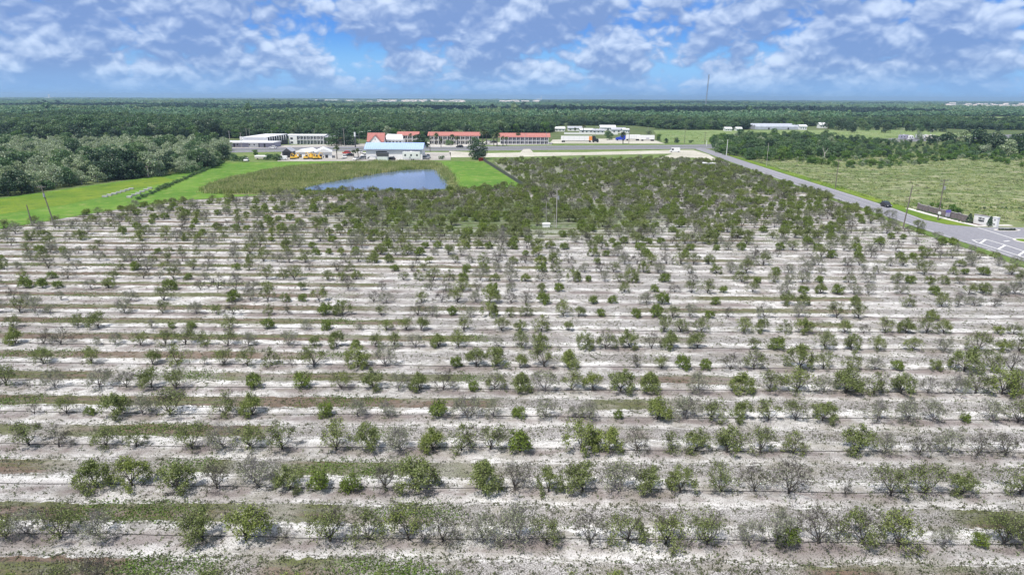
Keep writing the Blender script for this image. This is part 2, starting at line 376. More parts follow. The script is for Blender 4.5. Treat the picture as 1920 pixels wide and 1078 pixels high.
grove_poly += [tuple(W(*p)[:2]) for p in [(1180, 300), (1000, 302), (925, 303), (985, 352), (850, 359), (560, 362), (330, 377), (165, 402), (0, 430), (-300, 480)]]
sheet('orchard_ground', grove_poly, M['grove'], .02, px=False, rot=TH)
GROVEPX = [P((a, b, 0)) for a, b in grove_poly]
# lawns and marsh
sheet('grass_field', [(-330, 486), (0, 429.5), (165, 401.5), (330, 376.5), (560, 361.5), (850, 358.5), (985, 351.5), (905, 302.5), (640, 301), (420, 306), (300, 330), (0, 372), (-330, 420)], M['lawn'], .03)
sheet('wet_meadow', [(-330, 440), (0, 402), (120, 385), (230, 362), (330, 338), (300, 332), (0, 374), (-330, 424)], M['lawn2'], .05)
MARSH = [(385, 362), (392, 350), (430, 338), (500, 322), (560, 314), (700, 305), (818, 306), (834, 316), (846, 334), (856, 350), (850, 360), (560, 366), (440, 365)]
sheet('marsh_ground', MARSH, M['marshg'], .05)
POND = [(535, 361), (570, 352), (600, 345), (650, 336), (700, 327), (757, 319.5), (800, 318), (820, 318.5), (832, 330), (843, 343), (848, 350), (843, 356), (830, 359), (700, 361), (600, 360)]
wm = bpy.data.materials.new('pond_water'); wm.use_nodes = True; t = NT(wm.node_tree); bs = wm.node_tree.nodes['Principled BSDF']
t.put(bs.inputs['Base Color'], (.10, .14, .23)); t.put(bs.inputs['Roughness'], .12); t.put(bs.inputs['IOR'], 1.33)
oc = t.n('ShaderNodeTexCoord').outputs['Object']
t.put(bs.inputs['Normal'], t.n('ShaderNodeBump', ins={'Strength': .06, 'Distance': .1, 'Height': t.noise(t.vm('MULTIPLY', oc, (.5, 1, 1)), .8, 4, .6)}).outputs[0])
sheet('pond_water', POND, wm, .07)
# right-hand pasture, far fields
sheet('rough_pasture', [(1395, 297), (1440, 308), (1500, 330), (1610, 364), (1700, 392), (1780, 418), (1835, 427), (1920, 427.5), (2300, 428), (2400, 290), (1920, 285), (1500, 285)], M['rough'], .03)
sheet('far_field', [(1225, 245), (1245, 270), (1330, 271), (1560, 268), (1720, 262), (1900, 258), (1700, 244)], M['farfield'], .03)
sheet('distant_field', [(1560, 220.5), (1620, 229), (1770, 232), (1950, 238), (2300, 240), (2200, 218)], M['farfield'], .03)
# highway and its verges
def ribbon(name, pts, wid, m_, zz, off=0.0):
    c = [Vector((p[0], p[1])) for p in pts]; L, R_ = [], []
    for i, p in enumerate(c):
        d = (c[min(i+1, len(c)-1)]-c[max(i-1, 0)]).normalized(); n_ = Vector((-d.y, d.x))
        L.append(p+n_*(off+wid/2)); R_.append(p+n_*(off-wid/2))
    n = len(c); V = [(*a, 0) for a in L]+[(*a, 0) for a in R_]
    me = mesh_raw(name, V, [[i, n+i, n+i+1, i+1] for i in range(n-1)], m_)
    if me.polygons[0].normal.z < 0: me.flip_normals()
    o = bpy.data.objects.new(name, me); link(o); o.location.z = zz; o['kind'] = 'structure'; return o
def smooth_pts(pts, k=6):
    out = []
    for i in range(len(pts)-1):
        p0, p1, p2, p3 = pts[max(i-1, 0)], pts[i], pts[i+1], pts[min(i+2, len(pts)-1)]
        for j in range(k):
            s_ = j/k; out.append(p1*1.0+(p2-p0)*.5*s_+(p0*2-p1*5+p2*4-p3)*.5*s_*s_+(p1*3-p0-p2*3+p3)*.5*s_**3)
    return out+[pts[-1]]
hw = smooth_pts([W(*p) for p in [(-300, 300), (200, 289), (430, 282.5), (640, 279.5), (860, 279), (1100, 277), (1300, 275.5), (1450, 272), (1600, 266), (1800, 259), (2100, 250)]])
sheet('highway_verge', [(400, 292), (400, 272), (860, 270), (1240, 266), (1335, 272), (1330, 284), (1300, 300), (1290, 302), (925, 304), (880, 303), (640, 302), (420, 306)], M['verge'], .04)
ribbon('highway', hw, 42, M['hwy'], .08)
for k, (o_, wd) in enumerate(((0, 2.2),)):
    ribbon('highway_median', hw, wd, M['verge'], .10, o_)
for o_ in (-19.4, -10.5, 10.5, 19.4): ribbon('lane_line', hw, .5, M['paintworn'], .10, o_)
sheet('sandy_track', [(842, 283.5), (905, 288), (975, 286.5), (982, 280), (994, 280), (1000, 286.3), (1100, 286), (1260, 282), (1300, 281.5), (1330, 291), (1345, 300), (1330, 303), (1300, 296), (1225, 300), (1262, 288.5), (1100, 291.5), (960, 295), (845, 295.5)], M['sand'], .10)
sheet('truck_lot', [(1030, 269.5), (1036, 262.5), (1215, 259), (1247, 270)], M['sand'], .09)
sheet('motel_lot', [(700, 277), (700, 267), (1035, 267.5), (1035, 271.5), (900, 272.5), (860, 276)], M['concrete'], .10)
sheet('dealer_yard', [(520, 303), (530, 282), (690, 286), (845, 286), (845, 300.5), (700, 302.5), (600, 303)], M['yard'], .10)
sheet('forecourt', [(405, 287), (405, 276), (560, 272), (690, 270), (690, 276), (560, 284)], M['yard'], .075)
# side road with the turning to the right
LE = [(1304, 280.5), (1311, 282.5), (1410, 318.5), (1462, 337), (1600, 385), (1650, 402), (1716, 426), (1783, 448), (1850, 468), (1920, 491.5), (2060, 540), (2300, 630)]
RE = [(2600, 560), (2300, 480), (2300, 428), (1920, 427.5), (1833, 426.7), (1775, 421.7), (1733, 413), (1671.7, 390), (1600, 367), (1488, 332), (1410, 307.5), (1330, 281), (1312, 277)]
sheet('side_road', LE+RE, M['asphalt'], .11)
sheet('road_verge', [(1300, 281), (1306, 284), (1400, 319.5), (1462, 341), (1600, 390), (1716, 434), (1783, 457), (1850, 478), (1920, 503), (2060, 553), (2300, 650), (2300, 630), (2060, 540), (1920, 491.5), (1716, 426), (1600, 385), (1462, 337), (1410, 318.5), (1311, 281)], M['verge'], .045)
sheet('road_verge', [(1330, 279), (1410, 306.5), (1488, 331), (1600, 366), (1671, 389), (1733, 412), (1775, 421), (1833, 426), (1704, 390), (1600, 358), (1490, 325), (1410, 302)], M['lawn2'], .055)
def strip_px(name, pts, wid, m_, zz): return ribbon(name, [W(*p) for p in pts], wid, m_, zz)
strip_px('edge_line', [(1410, 317.2), (1462, 335.5), (1600, 383), (1716, 424), (1783, 446), (1850, 466), (1920, 489.5), (2060, 537)], .16, M['paint'], .13)
strip_px('edge_line', [(1410, 308.6), (1488, 333.5), (1600, 368.6), (1671.7, 391.5), (1733, 414.5), (1775, 423)], .16, M['paint'], .13)
strip_px('centre_line', [(1410, 312.8), (1475, 335), (1600, 375.6), (1660, 396), (1720, 414)], .16, M['paintworn'], .13)
strip_px('lane_line', [(1833, 427.6), (1870, 439), (1920, 455), (1990, 478)], .3, M['paint'], .13)
strip_px('lane_line', [(1826, 450.6), (1848, 449.6), (1880, 459), (1920, 472), (1990, 496)], .3, M['paint'], .13)
strip_px('lane_line', [(1823, 450.5), (1832, 455.5), (1860, 464.5), (1911, 480.5), (1990, 506)], .3, M['paint'], .135)
for a_, b_ in (((1848, 450), (1838, 457)), ((1884, 461), (1872, 468)), ((1920, 473), (1909, 480))): strip_px('hatch_bar', [a_, b_], .5, M['paint'], .14)
strip_px('turn_arrow', [(1882, 453.5), (1893, 452.5)], .5, M['paint'], .13)
# pavement with a real kerb
def slab(name, pts, wid, m_, z0, z1):
    c = [W(*p) for p in pts]; b = MB(); L, R_ = [], []
    for i, p in enumerate(c):
        d = (c[min(i+1, len(c)-1)]-c[max(i-1, 0)]).normalized(); n_ = Vector((-d.y, d.x, 0))*wid/2
        L.append(p+n_); R_.append(p-n_)
    for i in range(len(c)-1):
        v = [(*L[i][:2], z0), (*R_[i][:2], z0), (*R_[i+1][:2], z0), (*L[i+1][:2], z0)]; v += [(a, b_, z1) for a, b_, _ in v]
        b.add(v, [[3, 2, 1, 0], [4, 5, 6, 7], [0, 1, 5, 4], [1, 2, 6, 5], [2, 3, 7, 6], [3, 0, 4, 7]])
    o = b.build(name, m_); o['kind'] = 'structure'; return o
slab('pavement', [(1702, 391.5), (1735, 401), (1778, 412), (1810, 419.5), (1836, 425.4)], 1.8, M['kerb'], .0, .2)
slab('pavement', [(1839, 424.6), (1870, 423.8), (1895, 423.6)], 1.5, M['kerb'], .0, .21)
sheet('planting_bed', [(1716, 393.5), (1722, 391), (1818, 414.5), (1868, 421.5), (1862, 423.5), (1835, 423.6), (1815, 418.5)], M['mulch'], .07)
for nm, cx, cy, rx, ry, lab in (('traffic_island', 1888, 432.6, 3.6, 1.6, 'small kerbed traffic island with dark low plants at the side street entrance'), ('traffic_island', 1925, 453, 2.9, 3.2, 'larger kerbed island with grass at the frame edge by the hatched lane')):
    c = W(cx, cy); root = thing(nm, lab, 'traffic island', (c.x, c.y, .11)); N = 28
    for r0, r1, mm, z1, pn in ((1.0, .8, M['kerb'], .15, 'kerb'),):
        V = []; Fq = []
        for i in range(N):
            a = 2*math.pi*i/N
            for k_, zz in ((r0, 0), (r0, z1), (r1, z1), (r1, 0)): V.append((rx*k_*math.cos(a), ry*k_*math.sin(a), zz))
        for i in range(N):
            for q in range(3): Fq.append([i*4+q, ((i+1) % N)*4+q, ((i+1) % N)*4+q+1, i*4+q+1])
        link(bpy.data.objects.new('kerb', mesh_raw('kerb', V, Fq, mm)), root)
    V = [(rx*.8*math.cos(2*math.pi*i/N), ry*.8*math.sin(2*math.pi*i/N), .1) for i in range(N)]
    link(bpy.data.objects.new('bed', mesh_raw('bed', V, [list(range(N))], M['mulch'] if ry < 2 else M['lawn2'])), root)
# ------------------------------------------------------------------ tree prototypes
def unit(v): return v/(np.linalg.norm(v, axis=-1, keepdims=True)+1e-9)
def leaf_quads(C, size, asp=.55, nrm=None, up=.0, jit=1.0):
    """one quad per centre, random orientation"""
    n = len(C); nv = rng.normal(size=(n, 3))
    if nrm is not None: nv = nv*jit+nrm
    nv[:, 2] += up; nv = unit(nv)
    t1 = unit(np.cross(nv, rng.normal(size=(n, 3)))); t2 = np.cross(nv, t1)
    s = (size*(.65+.7*rng.random(n)))[:, None] if np.isscalar(size) else size[:, None]
    a = t1*s*.5; b = t2*s*.5*asp
    V = np.stack([C-a, C+b*1.0-a*.1, C+a, C-b+a*.1], 1).reshape(-1, 3)
    return V, np.arange(4*n).reshape(n, 4)
def tubes_np(segs, n=3):
    """segs: list of (p0, p1, r0, r1)"""
    V = []; Fq = []; b = 0
    for p0, p1, r0, r1 in segs:
        d = unit(np.array(p1)-np.array(p0)); u = unit(np.cross(d, [.31, .77, .2])); v = np.cross(d, u)
        for p, r in ((p0, r0), (p1, r1)):
            for i in range(n):
                a = 2*math.pi*i/n; V.append(np.array(p)+r*(math.cos(a)*u+math.sin(a)*v))
        for i in range(n): Fq.append([b+i, b+(i+1) % n, b+n+(i+1) % n, b+n+i])
        b += 2*n
    return np.array(V), np.array(Fq)
def orchard_proto(seed, h, spread, density, depth=4, dense=False, leafsize=.17, lean=0.0):
    r = np.random.default_rng(seed); segs = []; tips = []
    def grow(p, d, L, rad, lev):
        k = 2 if lev > 0 else 1
        for s_ in range(k):
            d = unit(d+r.normal(size=3)*.16+np.array([0, 0, .05])); q = p+d*L/k
            if q[2] < .12: q[2] = .12
            r1 = rad*(.86 if s_ < k-1 else .74); segs.append((p, q, rad, r1)); p = q; rad = r1
            if lev >= 2: tips.append((p.copy(), lev))
        if lev >= depth: tips.append((p, lev+1)); return
        nb = r.integers(2, 4) if lev < depth-1 else r.integers(2, 5)
        for _ in range(nb):
            ax = r.normal(size=3); nd = unit(d*.85+unit(ax)*.62*(1.0+.12*lev)+np.array([0, 0, .02]))
            grow(p, nd, L*(.70+.18*r.random()), rad*.72, lev+1)
    base = np.array([0, 0, -.05]); tr = np.array([lean*.3, 0, .30+.15*r.random()])
    segs.append((base, tr, .13, .10))
    nsc = r.integers(6, 9); a0 = r.random()*6.28
    for i in range(nsc):
        a = a0+i*2*math.pi/nsc*1.62+r.normal()*.15; el = .22+.95*((i+.5)/nsc)+.1*r.normal()
        grow(tr+np.array([0, 0, .05*r.random()]), np.array([math.cos(a)*math.cos(el)+lean, math.sin(a)*math.cos(el), math.sin(el)]), h*.36*(.85+.3*r.random()), .058, 1)
    pts = np.array([t[0] for t in tips]); ex = np.percentile(np.hypot(pts[:, 0], pts[:, 1]), 96); top = np.percentile(pts[:, 2], 99)
    S = np.array([spread/ex, spread/ex, h/top])
    segs = [(a*S, b_*S, c, d) for a, b_, c, d in segs]
    tt = pts*S; tt = tt[r.random(len(tt)) < min(1.0, 230/len(tt))]
    for p_ in tt:
        for _ in range(2):
            e_ = p_+unit(unit(p_-np.array([0, 0, .5]))*.6+r.normal(size=3)*.8)*(.22+.25*r.random())
            if e_[2] > .05: segs.append((p_, e_, .014, .005))
    bv, bf = tubes_np(segs, 4 if depth < 4 else 3)
    tp = pts*S; keep = r.random(len(tp)) < min(1.0, .3+.2*density)
    # leaves sit in bunches: some limbs are leafy, others bare
    side = np.sin(tp[:, 0]*1.9+seed)+np.cos(tp[:, 1]*2.1+seed*2)+.7*np.sin(tp[:, 2]*2.3+seed)
    if not dense: keep &= (side+r.normal(size=len(tp))*.6) > (-2.0 if density > 3 else -1.4 if density > 2 else -.8)
    tp = tp[keep]; nl = max(1, int(round(density)))
    C = np.repeat(tp, nl, 0)+r.normal(size=(len(tp)*nl, 3))*np.array([.13, .13, .12])
    if dense:
        D = unit(r.normal(size=(520, 3)))*np.array([spread*.86, spread*.86, h*.42])*(.55+.45*r.random((520, 1))**.4)+np.array([0, 0, h*.52])
        D *= 1+.12*np.sin(D[:, [0]]*4+seed)*np.cos(D[:, [1]]*3); C = np.vstack([C, D])
    C = C[C[:, 2] > .1]
    od = C-np.array([0, 0, h*.35])
    lv, lf = leaf_quads(C, leafsize, .62, nrm=unit(od)*.7, up=.25)
    return (bv, bf), (lv, lf)
PROTO = {}
def mkproto(key, cls_seed, n, **kw):
    kws = {k_: v_ for k_, v_ in kw.items() if k_ not in ('bm', 'lm')}
    for i in range(n):
        (bv, bf), (lv, lf) = orchard_proto(cls_seed+i*11, **kws)
        bm_ = mesh_raw('trunk', bv, bf, M[kw['bm']]); cm_ = mesh_raw('crown', lv, lf, M[kw['lm']])
        jm = mesh_raw('orchard_tree', np.vstack([bv, lv]), np.vstack([bf, lf+len(bv)]) if bf.shape[1] == lf.shape[1] else None, [M[kw['bm']], M[kw['lm']]], midx=[0]*len(bf)+[1]*len(lf))
        PROTO.setdefault(key, []).append((bm_, cm_, jm))
mkproto('g', 100, 5, h=2.6, spread=1.55, density=3.4, depth=5, bm='bark', lm='lf_green', leafsize=.135)
mkproto('m', 200, 7, h=2.7, spread=1.60, density=2.4, depth=5, bm='bark', lm='lf_green', leafsize=.12)
mkproto('s', 300, 6, h=2.7, spread=1.60, density=1.6, depth=5, bm='twig', lm='lf_grey', leafsize=.12)
mkproto('b', 400, 4, h=2.6, spread=1.55, density=0.5, depth=5, bm='bark', lm='lf_grey', leafsize=.10)
mkproto('y', 500, 4, h=2.0, spread=1.22, density=3, dense=True, bm='bark', lm='lf_yellow', leafsize=.16)
ADJ = {'g': 'leafy green', 'm': 'half-leafed', 's': 'sparse grey-green', 'b': 'bare-branched', 'y': 'bright green'}
# ------------------------------------------------------------------ grove planting
cT, sT = math.cos(TH), math.sin(TH)
def rowpoint(px, k):
    """where pixel column px meets tree row k"""
    v = ROW0+SP*k
    lo, hi = 180.0, 1600.0
    for _ in range(40):
        mid = (lo+hi)/2; p = W(px, mid); yy = -sT*p.x+cT*p.y
        if yy > v: lo = mid
        else: hi = mid
    p = W(px, hi); return p
HAND = {
 -1: '20g9 95m10 180b13 265m9 385g10 470s6 560g10 720g10 790s8 850m10 930m9 1030y10 1090m10 1150g10 1240s9 1380g8 1450m8 1540s8 1650b9 1740m8 1850s9',
 0: '15m8 50s9 115m11 190s10 382g11 462g12 535b5 620m11 690m10 765m12 830b11 905s10 970s12 1025m9 1105b10 1178m11 1248m11 1325m11 1405s8 1455s11 1474y9 1535b11 1618m11 1682m11 1770s6 1835y6 1885m10 1925m10',
 1: '180g11 245g11 335g11 408b10 482s12 545g9 600y9 658y8 722b10 785g13 905g11 965b12 1028g9 1092g11 1162s12 1220g10 1275g9 1352m10 1415b9 1478b12 1585b5 1668m11 1735m11 1803g8 1915m11',
 2: '52m10 112b9 200m9 255m7 362m11 418s11 470m10 530m11 632m11 692g11 750s10 812g9 865m11 920m11 975y11 1090g12 1135g11 1195b10 1262m8 1305g9 1362g10 1425m10 1487m9 1608g11 1662s9 1722b9 1775s10 1832b9 1883b10',
 3: '65b5 125m8 170y5 222g12 268s10 320m12 422m10 472g10 610y8 670s8 725s7 822y9 877s11 925s8 972y7 1022s9 1080s6 1105s8 1160y5 1232g10 1285s11 1332m10 1388g9 1440m10 1490m9 1542g10 1643s9 1700s10 1748s10 1808y5 1860s9 1905m10',
 4: '10m10 52b4 105s9 188s10 238b9 285g10 332m10 475y9 565y10 640m8 700g10 748s9 787g9 832b10 887y6 928m9 975g9 1022s11 1072m10 1112g9 1163g12 1215g10 1308s10 1392g10 1445m10 1495m12 1545s8 1585g12 1638m11 1688g10 1740b8 1787s10 1830m11 1877g13 1915m10',
 5: '80m9 170m9 285g8 332m11 382s5 420m9 465m9 510m10 548b4 590m11 672g12 722s11 855y7 893g10 930g11 975g7 1020m12 1065g9 1195b8 1240m7 1280y9 1322y7 1368b9 1412m10 1500g13 1545m9 1598m9 1640s7 1682y7 1753g6 1805g13 1860m10 1898b10',
 6: '28g9 82b9 115b10 182s5 215s7 265m8 310m9 347m10 385m8 428m9 465s8 540s9 590g6 632g9 668y6 703m8 740m8 780s8 822g8 860m9 935s6 978m9 1012g9 1098g9 1135m10 1180g10 1222b9 1258g10 1308g9 1412m7 1457y9 1547m11 1595g9 1643m8 1710m8 1770s8 1835m11 1878g7 1910m10',
 7: '27m8 145m8 185g10 285s6 322y5 358y6 430m8 502y8 575s6 612y8 675s5 725m7 762m8 790g8 870m9 940m9 975g7 1015m10 1065g6 1245m9 1275m8 1315m9 1395m9 1428g8 1470m8 1508g10 1583m8 1618b6 1660m9 1698g9 1737m10 1770m9 1873g6 1900m7',
}
placed = []      # (x, y, cls, size, rot, row)
for k, txt in HAND.items():
    for tok in txt.split():
        i = next(j for j, ch in enumerate(tok) if ch in 'gmsby'); px = float(tok[:i]); cl = tok[i]; sz = float(tok[i+1:])/10
        p = rowpoint(px, k); placed.append((p.x, p.y+random.uniform(-.25, .25), cl, sz*(1.0 if k >= 0 else 1.0), k))
# the same rows go on a little past both frame edges, and further rows behind follow the same rhythm
def gauss(px, py, cx, cy, rx, ry): return math.exp(-((px-cx)/rx)**2-((py-cy)/ry)**2)
def hsh(a, b): return (math.sin(a*127.1+b*311.7)*43758.5453) % 1.0
nrow = 54
for k in range(8, nrow):
    v = ROW0+SP*k; u = -0.80*v-40
    u0 = u
    while u < RX(v)-9:
        u += 3.05
        X = cT*u-sT*v; Y = sT*u+cT*v
        px, py = P((X, Y, 0))
        if px < -60 or px > 1990: continue
        if not inpoly(np.array([px]), np.array([py+1.0]), GROVEPX)[0]: continue
        n_ = .5+.5*math.sin(X*.11+math.sin(Y*.09)*2)*math.cos(Y*.13+X*.03)
        den = .50+.32*n_
        lush = gauss(px, py, 820, 400, 420, 60)+.9*gauss(px, py, 1250, 370, 380, 75)+.5*gauss(px, py, 1400, 430, 260, 40)
        den += .26*lush
        if py < 420: den += .02
        if px < 420 and py > 430: den -= .14
        if gauss(px, py, 1045, 432, 45, 12) > .4 or gauss(px, py, 870, 428, 40, 6) > .4: den = .05
        if random.random() > den: continue
        bushy = min(1.0, lush)
        r_ = random.random(); gap = hsh(round(X/14), round(Y/14))
        pg = .10+.38*bushy*(1 if gap > .35 else .3); py_ = .10+.50*bushy+(.05 if px > 1100 else 0); pb = .10+(.10 if gap < .4 else 0); ps = .30-.12*bushy
        if py < 345: pg += .35; py_ += .15
        tot = pg+py_+pb+ps+.24
        r_ *= tot
        cl = 'g' if r_ < pg else 'y' if r_ < pg+py_ else 'b' if r_ < pg+py_+pb else 's' if r_ < pg+py_+pb+ps else 'm'
        sz = random.uniform(.65, 1.1)*(1+.22*bushy)
        if cl == 'y': sz *= .95
        placed.append((X+random.uniform(-.4, .4), Y+random.uniform(-.4, .4), cl, sz, k))
placed.sort(key=lambda q: (q[4], P((q[0], q[1], 0))[0]))
inframe = [q for q in placed if -25 < P((q[0], q[1], 0))[0] < 1945]
order = sorted(range(len(placed)), key=lambda i: placed[i][1]/placed[i][3])
ind = set(); visible = [i for i in order if placed[i][4] >= -1 and -18 < P((placed[i][0], placed[i][1], 0))[0] < 1938]
ind = set(visible[:300])
ROWW = {-1: 'nearest row at the bottom edge'}
cnt = {}; proto_root = {}
far_pts = []
KEYS = list('gmsby'); JIDX = []; JM = []
for c_ in KEYS:
    for q, tpl in enumerate(PROTO[c_]): JIDX.append((c_, q)); JM.append(tpl[2])
for i, (X, Y, cl, sz, k) in enumerate(placed):
    q = random.randrange(len(PROTO[cl])); rz = random.uniform(0, 6.283)
    sx = sz*random.uniform(.93, 1.05); szz = sz*random.uniform(.92, 1.06)
    if i in ind:
        cnt[k] = cnt.get(k, 0)+1
        size = 'tiny ' if sz < .55 else 'small ' if sz < .85 else 'tall ' if sz > 1.12 else ''
        lab = size+ADJ[cl]+' orchard tree, '+ordw(cnt[k])+' from the left in the '+('cut-off bottom row' if k == -1 else ordw(k+1)+' row from the front')
        key = (cl, q)
        if key not in proto_root:
            r_ = thing('orchard_tree', lab, 'fruit tree', (X, Y, .02), rz, 'orchard trees standing in rows on the sand'); r_.scale = (sx, sx, szz)
            link(bpy.data.objects.new('trunk', PROTO[cl][q][0]), r_); link(bpy.data.objects.new('crown', PROTO[cl][q][1]), r_)
            proto_root[key] = r_
        else: copy_tree(proto_root[key], (X, Y, .02), rz, (sx, sx, szz), lab)
    else:
        wide = 1.0+.22*min(1.0, max(0.0, (Y-120)/120)); far_pts.append((X, Y, .02, rz, sx*wide, szz*(1.08-.14*wide), JIDX.index((cl, q))))

def scatter(name, pts, protos, label=None, cat=None, kind='stuff', group=None):
    """pts rows: x y z rz sxy sz idx"""
    A = np.array(pts, dtype=np.float32)
    col = bpy.data.collections.new(name+'_sources')
    for j, me in enumerate(protos):
        o = bpy.data.objects.new('%s_source_%02d' % (name, j), me); col.objects.link(o)
    me = bpy.data.meshes.new(name); me.vertices.add(len(A)); me.vertices.foreach_set('co', A[:, :3].ravel())
    for an, c in (('rot', 3), ('sxy', 4), ('szz', 5)):
        at = me.attributes.new(an, 'FLOAT', 'POINT'); at.data.foreach_set('value', np.ascontiguousarray(A[:, c]))
    at = me.attributes.new('pick', 'INT', 'POINT'); at.data.foreach_set('value', A[:, 6].astype(np.int32))
    o = bpy.data.objects.new(name, me); link(o)
    g = bpy.data.node_groups.new(name, 'GeometryNodeTree')
    g.interface.new_socket('Geometry', in_out='INPUT', socket_type='NodeSocketGeometry'); g.interface.new_socket('Geometry', in_out='OUTPUT', socket_type='NodeSocketGeometry')
    N = g.nodes; L = g.links
    gi = N.new('NodeGroupInput'); go = N.new('NodeGroupOutput'); ip = N.new('GeometryNodeInstanceOnPoints'); ci = N.new('GeometryNodeCollectionInfo')
    ci.inputs['Collection'].default_value = col; ci.inputs['Separate Children'].default_value = True; ci.inputs['Reset Children'].default_value = True
    def attr(n_, tp='FLOAT'):
        a = N.new('GeometryNodeInputNamedAttribute'); a.data_type = tp; a.inputs['Name'].default_value = n_; return a.outputs['Attribute']
    cr = N.new('ShaderNodeCombineXYZ'); L.new(attr('rot'), cr.inputs[2]); cs = N.new('ShaderNodeCombineXYZ'); sx = attr('sxy')
    L.new(sx, cs.inputs[0]); L.new(sx, cs.inputs[1]); L.new(attr('szz'), cs.inputs[2])
    L.new(gi.outputs[0], ip.inputs['Points']); L.new(ci.outputs[0], ip.inputs['Instance']); ip.inputs['Pick Instance'].default_value = True
    L.new(attr('pick', 'INT'), ip.inputs['Instance Index']); L.new(cr.outputs[0], ip.inputs['Rotation']); L.new(cs.outputs[0], ip.inputs['Scale'])
    L.new(ip.outputs[0], go.inputs[0])
    md = o.modifiers.new('scatter', 'NODES'); md.node_group = g
    o['kind'] = kind
    if label: o['label'] = label
    if group: o['group'] = group
    return o
scatter('orchard_trees', far_pts, JM, 'mass of orchard trees filling the grove behind the near rows')
# ------------------------------------------------------------------ low weeds and debris between the rows
def tuft_mesh(name, m_, n, rad, hgt, size, up=.2):
    C = rng.normal(size=(n, 3))*np.array([rad, rad, 0]); C[:, 2] = np.abs(rng.normal(size=n))*hgt*.5+.02
    v, f = leaf_quads(C, size, .5, up=up); return mesh_raw(name, v, f, m_)
weed_src = [tuft_mesh('weed', M['weed'], 7, .14, .10, .17), tuft_mesh('weed', M['weed'], 10, .30, .10, .15), tuft_mesh('weed', M['grasst'], 22, .5, .12, .2), tuft_mesh('weed', M['weed'], 4, .08, .12, .14)]
wp = []
for _ in range(70000):
    d = 33*math.exp(random.random()*math.log(190/33)); px = random.uniform(-30, 1950)
    X = (px-960)/F*(d*.9636+9.35); 
    v = (-sT*X+cT*d-ROW0)/SP; fr = v % 1.0
    wgt = .9 if (.26 < fr < .74) else .38
    if abs(fr-.285) < .03 or abs(fr-.71) < .03: wgt = 1.2
    gp = .5+.5*math.sin(X*.23+math.floor(v)*2.1)*math.sin(X*.07+math.floor(v)*5.0)
    if random.random() > wgt*(.35+.75*gp): continue
    if X > RX(d)-6: continue
    green = X < -4 and .33 < fr < .67 and gp > .62 and random.random() < .5
    if d > 165 and random.random() < .6: green = True
    wp.append((X, d, .02, random.uniform(0, 6.28), random.uniform(.5, 1.3), random.uniform(.5, 1.4), 2 if green else random.choice((0, 0, 1, 3))))
scatter('low_weeds', wp, weed_src, 'low weeds and leaf litter scattered on the sand between the rows')
# ------------------------------------------------------------------ irrigation hoses
for k in range(-1, 9):
    v = ROW0+SP*k; pts = []; u = -(0.8*v+22)
    hw_ = .8*v+22
    while u < min(hw_, RX(v)-3):
        vv = v+.35+.16*math.sin(u*.13+k)+.07*math.sin(u*.5+2*k); pts.append((cT*u-sT*vv, sT*u+cT*vv, .055)); u += 2.2
    b = MB().path(pts, .028+.001*k, 4); o = b.build('irrigation_hose', M['black'])
    tag(o, 'thin dark irrigation hose lying along the '+('bottom cut-off tree row' if k == -1 else ordw(k+1)+' full tree row from the front'), 'hose', 'irrigation hoses along the tree rows')

# ------------------------------------------------------------------ forest tree prototypes
def crown_proto(seed, R_, Hc, h, n, leaf, lobes=9, flat=.8, mat_='fo_mid', trunk=True, open_=0.0, twigs=0, skirt=0):
    """crown of leaf-sized faces spread over many uneven lobes, trunk with limbs; unit metres"""
    r = np.random.default_rng(seed); C = []; N_ = []
    lc = []
    for i in range(lobes):
        a = r.random()*6.283; rr = R_*math.sqrt(r.random())*.72; zz = h-Hc*.5+Hc*.34*r.normal()*.8-rr/R_*Hc*.22
        lc.append((np.array([rr*math.cos(a), rr*math.sin(a), min(max(zz, h-Hc*.9), h-Hc*.16)]), R_*(.30+.22*r.random())))
    lc.append((np.array([0, 0, h-Hc*.35]), R_*.5))
    for i in range(skirt):
        a = r.random()*6.283; rr = R_*(.35+.35*r.random()); lc.append((np.array([rr*math.cos(a), rr*math.sin(a), R_*(.22+.25*r.random())]), R_*(.28+.15*r.random())))
    tot = sum(q[1]**2 for q in lc)
    for c, rad in lc:
        k = max(6, int(n*rad*rad/tot)); d = unit(r.normal(size=(k, 3))); d[:, 2] = np.abs(d[:, 2])*np.where(r.random(k) < .8, 1, -1)
        rr = rad*(.72+.32*r.random((k, 1))); C.append(c+d*rr*np.array([1, 1, flat])); N_.append(d)
    C = np.vstack(C); N_ = np.vstack(N_); ok = C[:, 2] > .1; C = C[ok]; N_ = N_[ok]
    v, f = leaf_quads(C, leaf, .8, nrm=N_*1.0, jit=.75)
    parts = [(v, f, 1)]; segs = []
    if trunk:
        hb = h-Hc*.75; segs.append((np.array([0, 0, -.2]), np.array([0, 0, max(hb, .6)]), R_*.075, R_*.055))
        for c, rad in lc[:7]: segs.append((np.array([0, 0, max(hb, .6)]), c, R_*.042, R_*.015))
        for c, rad in lc[:twigs]:
            for _ in range(4):
                q = c+unit(r.normal(size=3)+np.array([0, 0, .8]))*rad*1.15; segs.append((c*.6+np.array([0, 0, hb])*.4, q, R_*.018, R_*.006))
    return v, f, segs
FP = {}
def mkforest(key, seed, n_, mname, tmat='trunk', **kw):
    for i in range(n_):
        v, f, segs = crown_proto(seed+i*7, **kw)
        bv, bf = tubes_np(segs, 4)
        cm_ = mesh_raw('crown', v, f, M[mname]); tm_ = mesh_raw('trunk', bv, bf, M[tmat])
        jm = mesh_raw('forest_tree', np.vstack([bv, v]), np.vstack([bf, f+len(bv)]), [M[tmat], M[mname]], midx=[0]*len(bf)+[1]*len(f))
        FP.setdefault(key, []).append((tm_, cm_, jm))
